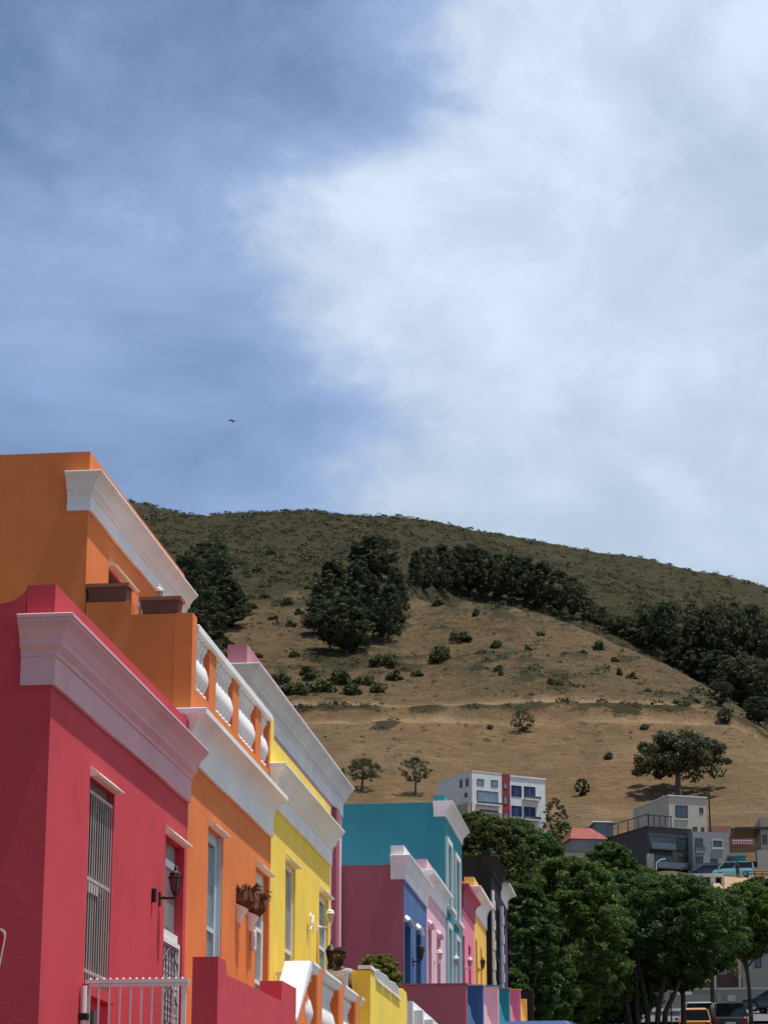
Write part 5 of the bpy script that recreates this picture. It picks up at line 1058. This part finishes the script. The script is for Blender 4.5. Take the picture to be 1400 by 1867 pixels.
def car(name, label, cat, loc, heading, shape, m, rack=False, spare=False, group=None, pitch=0.0):
    S = SHAPES[shape]; L, Wd, H = S['L'], S['W'], S['H']; t = thing(name, label, cat, (0, 0, 0), group); hw = Wd / 2
    def P(x, y, z): return Vector((y, x - L / 2, z))       # x forward along +Y
    zb = S['belt'] * H; zh = S['hood'] * H; g = .19
    st = [(0, g + .12, zb * .93, .86), (.02, g + .04, zb * .98, .94), (.10, g, zb, 1.0), (.50, g, zb, 1.0), (.74, g, zb * .985, 1.0), (.80, g, zh, .99), (.94, g, zh * .94, .95), (.985, g + .05, zh * .84, .87), (1.0, g + .12, zh * .70, .78)]
    mb = MB(); ring = []
    for x, z0, z1, k in st: w = hw * k; ring.append([(-w * .92, z0), (-w, z0 + .12), (-w, z0 + (z1 - z0) * .62), (-w * .95, z1 - .03), (-w * .85, z1), (w * .85, z1), (w * .95, z1 - .03), (w, z0 + (z1 - z0) * .62), (w, z0 + .12), (w * .92, z0)])
    n = 10
    for (x, *_), rg in zip(st, ring): mb.v += [P(x * L, y, z) for y, z in rg]
    for k in range(len(st) - 1): mb.f += [(k * n + i, k * n + (i + 1) % n, (k + 1) * n + (i + 1) % n, (k + 1) * n + i) for i in range(n)]
    mb.f += [tuple(range(n)), tuple(range((len(st) - 1) * n, len(st) * n))]
    body_ = mb.build('body', m, t, bevel=.03)
    c = S['cabin']; lo = hw * .90; hi = hw * .74; z = lambda q: q * H
    # cabin: glass volume, roof skin and pillars
    gl = MB(); bx_ = [c[0][0], c[4][0], c[3][0], c[1][0]]
    gl.add([P(c[0][0] * L, -lo, zb - .02), P(c[4][0] * L, -lo, zb - .02), P(c[4][0] * L, lo, zb - .02), P(c[0][0] * L, lo, zb - .02), P(c[1][0] * L, -hi, z(c[1][1])), P(c[3][0] * L, -hi, z(c[3][1])), P(c[3][0] * L, hi, z(c[3][1])), P(c[1][0] * L, hi, z(c[1][1]))],
           [(0, 3, 2, 1), (4, 5, 6, 7), (0, 1, 5, 4), (1, 2, 6, 5), (2, 3, 7, 6), (3, 0, 4, 7)]); gl.build('glasshouse', CG, t)
    rf = MB(); rf.add([P(c[1][0] * L - .03, -hi - .02, z(c[1][1]) - .03), P(c[3][0] * L + .03, -hi - .02, z(c[3][1]) - .03), P(c[3][0] * L + .03, hi + .02, z(c[3][1]) - .03), P(c[1][0] * L - .03, hi + .02, z(c[1][1]) - .03), P(c[2][0] * L, -hi * .86, H), P(c[3][0] * L - .12, -hi * .86, z(c[3][1]) + .03), P(c[3][0] * L - .12, hi * .86, z(c[3][1]) + .03), P(c[2][0] * L, hi * .86, H)],
                      [(0, 3, 2, 1), (4, 5, 6, 7), (0, 1, 5, 4), (1, 2, 6, 5), (2, 3, 7, 6), (3, 0, 4, 7)]); rf.build('roof', m, t, bevel=.03)
    for s in (-1, 1):
        for (xa, xb) in ((c[0][0] * L, c[1][0] * L), (c[4][0] * L, c[3][0] * L), ((c[0][0] * .45 + c[4][0] * .55) * L, (c[1][0] * .45 + c[3][0] * .55) * L)):
            MB().tube([P(xa, s * (lo + .005), zb - .03), P(xb, s * (hi + .008), z(c[1][1]) - .02)], .045, 5).build('pillar', m, t)
    for s in (-1, 1):
        for x in (.19, .80):
            cc = P(x * L, s * (hw - .09), .32); wm = MB(); k = 16
            for q in (-.10, .10):
                for r_ in (.32, .20): wm.v += [cc + Vector((q, r_ * math.cos(2 * math.pi * i / k), r_ * math.sin(2 * math.pi * i / k))) for i in range(k)]
            wm.f = [(a * k + i, a * k + (i + 1) % k, b * k + (i + 1) % k, b * k + i) for a, b in ((0, 2), (2, 3), (3, 1), (1, 0)) for i in range(k)]
            wo = wm.build('wheel', TY, t); rm = MB(); rm.v = [cc + Vector((q, .2 * math.cos(2 * math.pi * i / k), .2 * math.sin(2 * math.pi * i / k))) for q in (-.07, .07) for i in range(k)]; rm.f = [tuple(range(k)), tuple(range(k, 2 * k))] + [(i, (i + 1) % k, k + (i + 1) % k, k + i) for i in range(k)]
            rm.build('rim', RIM, wo)
        MB().box(*sorted((s * hw * .62, s * hw * .90)), -L / 2 - .012, -L / 2 + .06, zb * .68, zb * .90).build('tail_light', REDL, t, bevel=.01)
        MB().box(*sorted((s * hw * .50, s * hw * .80)), L / 2 - .16, L / 2 - .0, zh * .62, zh * .76).build('headlight', HEADL, t, bevel=.01)
        MB().box(*sorted((s * (hw - .01), s * (hw + .17))), L * c[4][0] - L / 2 - .28, L * c[4][0] - L / 2 - .16, zb - .02, zb + .13).build('mirror', m, t, bevel=.02)
    MB().box(-.26, .26, -L / 2 - .022, -L / 2 - .005, zb * .62, zb * .74).build('number_plate', PLATE, t); MB().box(-hw * .88, hw * .88, -L / 2 - .05, -L / 2 + .05, g + .1, g + .3).build('bumper', TRIM, t, bevel=.02)
    if rack:
        for s in (-1, 1): MB().tube([P(c[2][0] * L, s * hi * .8, H + .07), P(c[3][0] * L, s * hi * .8, H + .05)], .025, 6).build('roof_rail', RIM, t)
        MB().box(-hi * .85, hi * .85, c[2][0] * L - L / 2 + .1, c[2][0] * L - L / 2 + .25, H + .08, H + .13).build('roof_bar', RIM, t)
    if spare: MB().tube([P(-.02, -.1, zb * .98), P(-.14, -.1, zb * .98)], .32, 18).build('spare_wheel', mat('white_cover', (.6, .6, .6), rough=.5), t)
    t.location = loc; t.rotation_euler = (pitch, 0, heading); return t
GR = math.atan(.09)
def on_street(x, y): return (x, y, street_z(y) + .012)
car('parked_suv', 'black suv parked on the street below the retaining wall', 'car', on_street(2.35, 131), 0, 'suv', carpaint('black_car', (.012, .012, .014)), pitch=GR)
car('yellow_hatchback', 'orange yellow hatchback driving up beside the black suv', 'car', on_street(.55, 128.5), 0, 'hatch', carpaint('amber_car', (.55, .20, .025)), pitch=GR)
car('silver_wagon', 'silver car with roof rack just ahead of the orange yellow hatchback', 'car', on_street(.85, 138), 0, 'suv', carpaint('silver_car', (.42, .44, .45)), rack=True, pitch=GR)
p = onD(1395, 1840, 159); car('dark_sedan', 'dark blue-grey sedan parked across the top of the street', 'car', (p.x + .9, p.y, gz(p.x, p.y) + .35), R(68), 'sedan', carpaint('navy_car', (.018, .022, .032)))
car('blue_car', 'blue car parked against the pavement under the painted houses', 'car', on_street(-2.55, 45), 0, 'hatch', carpaint('blue_car_paint', (.03, .06, .17)), pitch=GR)
car('dark_car', 'dark blue car parked under the street trees', 'car', on_street(-3.5, 119), 0, 'sedan', carpaint('dark_car_paint', (.02, .03, .06)), pitch=GR)
p = onD(1306, 1778, 182); car('white_car', 'white car parked behind the brown garage door', 'car', (p.x, p.y, zpix(1306, 1786, 182)), R(80), 'hatch', carpaint('white_car_paint', (.62, .62, .62)))
p = onD(1337, 1600, 297); car('pale_van', 'turquoise van parked on the hill road next to the teal building', 'van', (p.x, p.y, p.z - .1), R(85), 'van', carpaint('pale_van_paint', (.20, .50, .55)))
p = onD(1290, 1600, 303); car('hill_car', 'dark car parked under the balcony of the pale blue-grey house', 'car', (p.x, p.y, zpix(1290, 1600, 303)), R(85), 'sedan', MATS['navy_car'])
# tarpaulin-wrapped parasol beside the suv
b = Vector(on_street(1.38, 127)); t = thing('wrapped_parasol', 'dark folded parasol standing between the yellow hatchback and the suv', 'parasol', b)
zt_ = zpix(1310, 1833, 127) - b.z; MB().lathe(b, [(.05, zt_ - 1.15), (.17, zt_ - 1.0), (.24, zt_ - .75), (.19, zt_ - .4), (.09, zt_ - .12), (.02, zt_)], 10).build('canopy', TRIM, t, smooth=True); MB().tube([b, b + Vector((0, 0, zt_ - 1.0))], .03, 6).build('pole', RIM, t); MB().lathe(b, [(.25, 0), (.25, .08), (.06, .1)], 12).build('base', TRIM, t)

# ================================================================== PEOPLE
def skin_mesh(name, verts, edges, m, parent, sub=2):
    """verts: (x, y, z, rx, ry); grown with the Skin modifier"""
    bm = bmesh.new(); L_ = bm.verts.layers.skin.verify(); vs = []
    for i, (x, y, z, rx, ry) in enumerate(verts):
        v = bm.verts.new((x, y, z)); v[L_].radius = (rx, ry); v[L_].use_root = (i == 0); vs.append(v)
    for a, b in edges: bm.edges.new((vs[a], vs[b]))
    me = bpy.data.meshes.new(name); bm.to_mesh(me); bm.free(); me.materials.append(m); o = bpy.data.objects.new(name, me); link(o, parent)
    md = o.modifiers.new('skin', 'SKIN'); md.use_smooth_shade = True; sb = o.modifiers.new('sub', 'SUBSURF'); sb.levels = sub; sb.render_levels = sub
    return o
def person(name, label, loc, heading, skin, shirt, trouser, cap, pose, scale=1.0):
    t = thing(name, label, 'person', loc); t.rotation_euler = (0, 0, heading); t.scale = (scale,) * 3; ORG[t] = Vector((0, 0, 0))     # parts are built in its own space, facing -Y
    # joints: pelvis, waist, chest, neck, head...
    sh = 1.42; V = [(0, 0, .95, .15, .11), (0, 0, 1.10, .135, .10), (0, 0, 1.28, .160, .11), (0, .0, 1.42, .085, .075), (0, .0, 1.50, .050, .052), (0, -.005, 1.57, .045, .05)]
    Eg = [(i, i + 1) for i in range(5)]
    for s in (-1, 1):
        k = len(V); el, wr = pose[0 if s < 0 else 1]
        V += [(s * .185, 0, sh - .02, .062, .062), (s * .24, el[0], sh - .28 + el[1], .047, .047), (s * .22 + wr[2] * s, wr[0], sh - .50 + wr[1], .034, .034), (s * .215 + wr[2] * s, wr[0] - .06, sh - .54 + wr[1], .040, .022)]
        Eg += [(3, k), (k, k + 1), (k + 1, k + 2), (k + 2, k + 3)]
        for f in range(4): q = len(V); x0 = s * .215 + wr[2] * s + (f - 1.5) * .02; V += [(x0, wr[0] - .10, sh - .57 + wr[1], .0095, .0095), (x0, wr[0] - .125 - .008 * (f in (1, 2)), sh - .605 + wr[1], .008, .008)]; Eg += [(k + 3, q), (q, q + 1)]
        q = len(V); V += [(s * .215 + wr[2] * s - s * .05, wr[0] - .07, sh - .56 + wr[1], .0105, .0105), (s * .215 + wr[2] * s - s * .055, wr[0] - .10, sh - .59 + wr[1], .009, .009)]; Eg += [(k + 3, q), (q, q + 1)]
        k = len(V); V += [(s * .095, 0, .88, .10, .10), (s * .105, -.01, .50, .065, .065), (s * .105, .01, .12, .042, .042), (s * .11, .0, .05, .045, .04), (s * .12, -.16, .035, .042, .03)]; Eg += [(0, k), (k, k + 1), (k + 1, k + 2), (k + 2, k + 3), (k + 3, k + 4)]
    bo = skin_mesh('body', V, Eg, skin, t); dg = bpy.context.evaluated_depsgraph_get(); dg.update()
    me = bpy.data.meshes.new_from_object(bo.evaluated_get(dg)); bo.modifiers.clear(); bm = bmesh.new(); bm.from_mesh(me)
    hd = bmesh.ops.create_uvsphere(bm, u_segments=28, v_segments=20, radius=1.0)['verts']
    for v in hd:
        x, y, z = v.co; f = max(0.0, -y)                    # front of the face
        jaw = 1 - .30 * max(0, -z) ** 1.3; nx = x * .077 * jaw; ny = y * (.100 if y > 0 else .094) * (1 - .12 * max(0, -z)); nz = z * .122
        if f > .5: ny -= .020 * math.exp(-((x / .16) ** 2 + ((z + .12) / .20) ** 2)) + .010 * math.exp(-((x / .35) ** 2 + ((z + .50) / .12) ** 2)); ny += .010 * (math.exp(-(((abs(x) - .42) / .17) ** 2 + ((z - .06) / .10) ** 2)))
        v.co = (nx, ny - .012, nz + 1.632)
    for f_ in bm.faces: f_.smooth = True
    bm.to_mesh(me); bm.free(); me.materials.clear(); me.materials.append(skin); bo.data = me
    SV_ = [(0, 0, .93, .165, .125), (0, 0, 1.10, .155, .12), (0, 0, 1.30, .185, .135), (0, 0, 1.42, .10, .088), (0, 0, 1.465, .066, .064)]; SE = [(0, 1), (1, 2), (2, 3), (3, 4)]
    for s in (-1, 1):
        el, wr = pose[0 if s < 0 else 1]; k = len(SV_); SV_ += [(s * .185, 0, sh - .015, .078, .078), (s * .225, el[0] * .7, sh - .20 + el[1] * .7, .066, .066)]; SE += [(3, k), (k, k + 1)]
    skin_mesh('shirt', SV_, SE, shirt, t)
    TV = [(0, 0, .97, .158, .12), (0, 0, .90, .15, .115)]; TE = [(0, 1)]
    for s in (-1, 1): k = len(TV); TV += [(s * .095, 0, .84, .112, .112), (s * .105, -.01, .50, .082, .082), (s * .105, .01, .12, .065, .065)]; TE += [(1, k), (k, k + 1), (k + 1, k + 2)]
    skin_mesh('trousers', TV, TE, trouser, t)
    for s in (-1, 1):
        MB().lathe((s * .031, -.094, 1.640), [(.001, -.008), (.010, -.005), (.012, 0), (.010, .005), (.001, .008)], 8).build('eye', mat('eye', (.32, .29, .26), rough=.2, var=0), t, smooth=True)
        MB().lathe((s * .080, .004, 1.630), [(.002, -.032), (.010, -.022), (.014, 0), (.013, .018), (.003, .030)], 8).build('ear', skin, t, smooth=True)
    MB().box(-.024, .024, -.108, -.090, 1.566, 1.578).build('mouth', mat('lips', (.10, .035, .03), var=0), t, bevel=.004)
    MB().lathe((0, -.008, 1.668), [(.090, 0), (.096, .012), (.0945, .04), (.078, .072), (.045, .093), (.004, .099)], 20).build('cap', cap, t, smooth=True)
    bd_ = MB(); n = 9
    for k in range(n):
        q = math.pi * (k / (n - 1)) - math.pi; bd_.v += [Vector((.074 * math.cos(q), -.012 + .088 * math.sin(q), 1.585)), Vector((.060 * math.cos(q), -.018 + .083 * math.sin(q), 1.520)), Vector((.030 * math.cos(q), -.02 + .05 * math.sin(q), 1.503))]
    for k in range(n - 1): bd_.f += [(3 * k, 3 * k + 3, 3 * k + 4, 3 * k + 1), (3 * k + 1, 3 * k + 4, 3 * k + 5, 3 * k + 2)]
    bd_.build('beard', cap, t, smooth=True)
    return t
DSK = mat('dark_skin', (.055, .026, .016), rough=.5, var=.1)
xp = onY(619, 1752, 36.6).x
pz = zat(1737, xp, 36.6) - 1.795
person('person', 'person in grey and navy top and dark headband standing behind the white stoep rail', (xp, 36.6, 3.872), R(-18), DSK, mat('grey_navy_shirt', (.30, .32, .38), rough=.9, var=.5, scale=3), mat('dark_trousers', (.02, .022, .03), rough=.9), mat('black_cap', (.012, .011, .012), rough=.9), [((.05, 0), (-.10, .02, .0)), ((.05, 0), (-.12, .04, -.04))], 1.065)
p = onD(1345, 1599, 292); person('person', 'dark clothed person standing on the bank beside the turquoise van', (p.x, p.y, p.z - .15), R(10), DSK, mat('dark_shirt', (.03, .035, .03), rough=.9), MATS['dark_trousers'], MATS['black_cap'], [((.0, 0), (-.05, .0, .05)), ((.0, 0), (-.05, .0, .05))], 1.1)
print('PERSON floor', pz, 'stoep 3.872')

# ================================================================== SMALL THINGS
# dark lantern on a post at the far end of the yellow stoep
b = Vector((onY(603.5, 1740, 38.3).x, 38.3, 3.872)); t = thing('post_lantern', 'dark brown lantern on a slim post behind the person on the yellow stoep', 'lantern', b); zt_ = zat(1713, b.x, 38.3) - b.z
MB().tube([b, b + Vector((0, 0, zt_ - .42))], .03, 8).build('post', M['iron'], t); MB().lathe(b, [(.03, zt_ - .42), (.055, zt_ - .40), (.045, zt_ - .36), (.085, zt_ - .20), (.095, zt_ - .18), (.05, zt_ - .11), (.015, zt_ - .08), (.004, zt_)], 8).build('lantern_head', M['iron'], t)
MB().box(b.x - .05, b.x + .05, b.y - .04, b.y + .04, b.z + zt_ - .85, b.z + zt_ - .40).build('sleeve', M['iron'], t)
# bird
p = onD(424, 768, 95); t = thing('bird', 'small dark bird gliding in front of the clouds', 'bird', p); s = .21
bd = MB(); bd.tube([p + Vector((0, .16, 0)) * 1.0, p + Vector((0, .08, .01)), p, p + Vector((0, -.09, .005)), p + Vector((0, -.15, .0))], [.008, .028, .034, .022, .012], 8)
for k in (-1, 1):
    a = [p + Vector((k * .02, .05, .01)), p + Vector((k * .11, .07, .055 if k < 0 else .03)), p + Vector((k * s, .0, .02 if k < 0 else -.045)), p + Vector((k * .11, -.04, .045 if k < 0 else .02)), p + Vector((k * .02, -.05, .005))]
    bd.add(a + [q + Vector((0, 0, .008)) for q in a], [(0, 1, 2, 3, 4), (9, 8, 7, 6, 5)] + [(i, (i + 1) % 5, 5 + (i + 1) % 5, 5 + i) for i in range(5)])
a = [p + Vector((-.012, -.13, 0)), p + Vector((.012, -.13, 0)), p + Vector((.04, -.25, 0)), p + Vector((-.04, -.25, 0))]; bd.add(a + [q + Vector((0, 0, .006)) for q in a], [(0, 1, 2, 3), (7, 6, 5, 4), (0, 1, 5, 4), (1, 2, 6, 5), (2, 3, 7, 6), (3, 0, 4, 7)])
bd.build('body', mat('feather', (.02, .02, .022), rough=.8), t)
# road sign beside the crimson house: red triangle with a white rim, turned almost edge on
Ys = 16.0; c = onY(-46, 1700, Ys); b = Vector((c.x, Ys, street_z(Ys))); t = thing('yield_sign', 'red triangular road sign with a white rim beside the crimson end wall', 'road sign', b)
P0 = onY(13, 1692, Ys); P1 = onY(-105, 1692, Ys); P2 = onY(-46, 1990, Ys)
def rounded(pts, r_, n=5):
    out = []
    for i, p in enumerate(pts):
        a = (pts[i - 1] - p).normalized(); b_ = (pts[(i + 1) % len(pts)] - p).normalized(); q0 = p + a * r_; q1 = p + b_ * r_
        for k in range(n): s_ = k / (n - 1); out.append(q0.lerp(p, s_).lerp(p.lerp(q1, s_), s_))
    return out
tri = [P0, P1, P2]; cen = (P0 + P1 + P2) / 3
MB().prism(rounded(tri, .07), (0, .012, 0)).build('rim_plate', mat('sign_white', (.72, .68, .58), rough=.5), t)
MB().prism(rounded([p.lerp(cen, .045) + Vector((0, -.004, 0)) for p in tri], .06), (0, .003, 0)).build('red_field', mat('sign_red', (.50, .010, .012), rough=.5), t)
MB().prism(rounded([p.lerp(cen, .55) + Vector((0, -.008, 0)) for p in tri], .03), (0, .003, 0)).build('white_field', MATS['sign_white'], t)
MB().tube([b, Vector((b.x, Ys + .04, P0.z - .05))], .03, 8).build('pole', RIM, t)
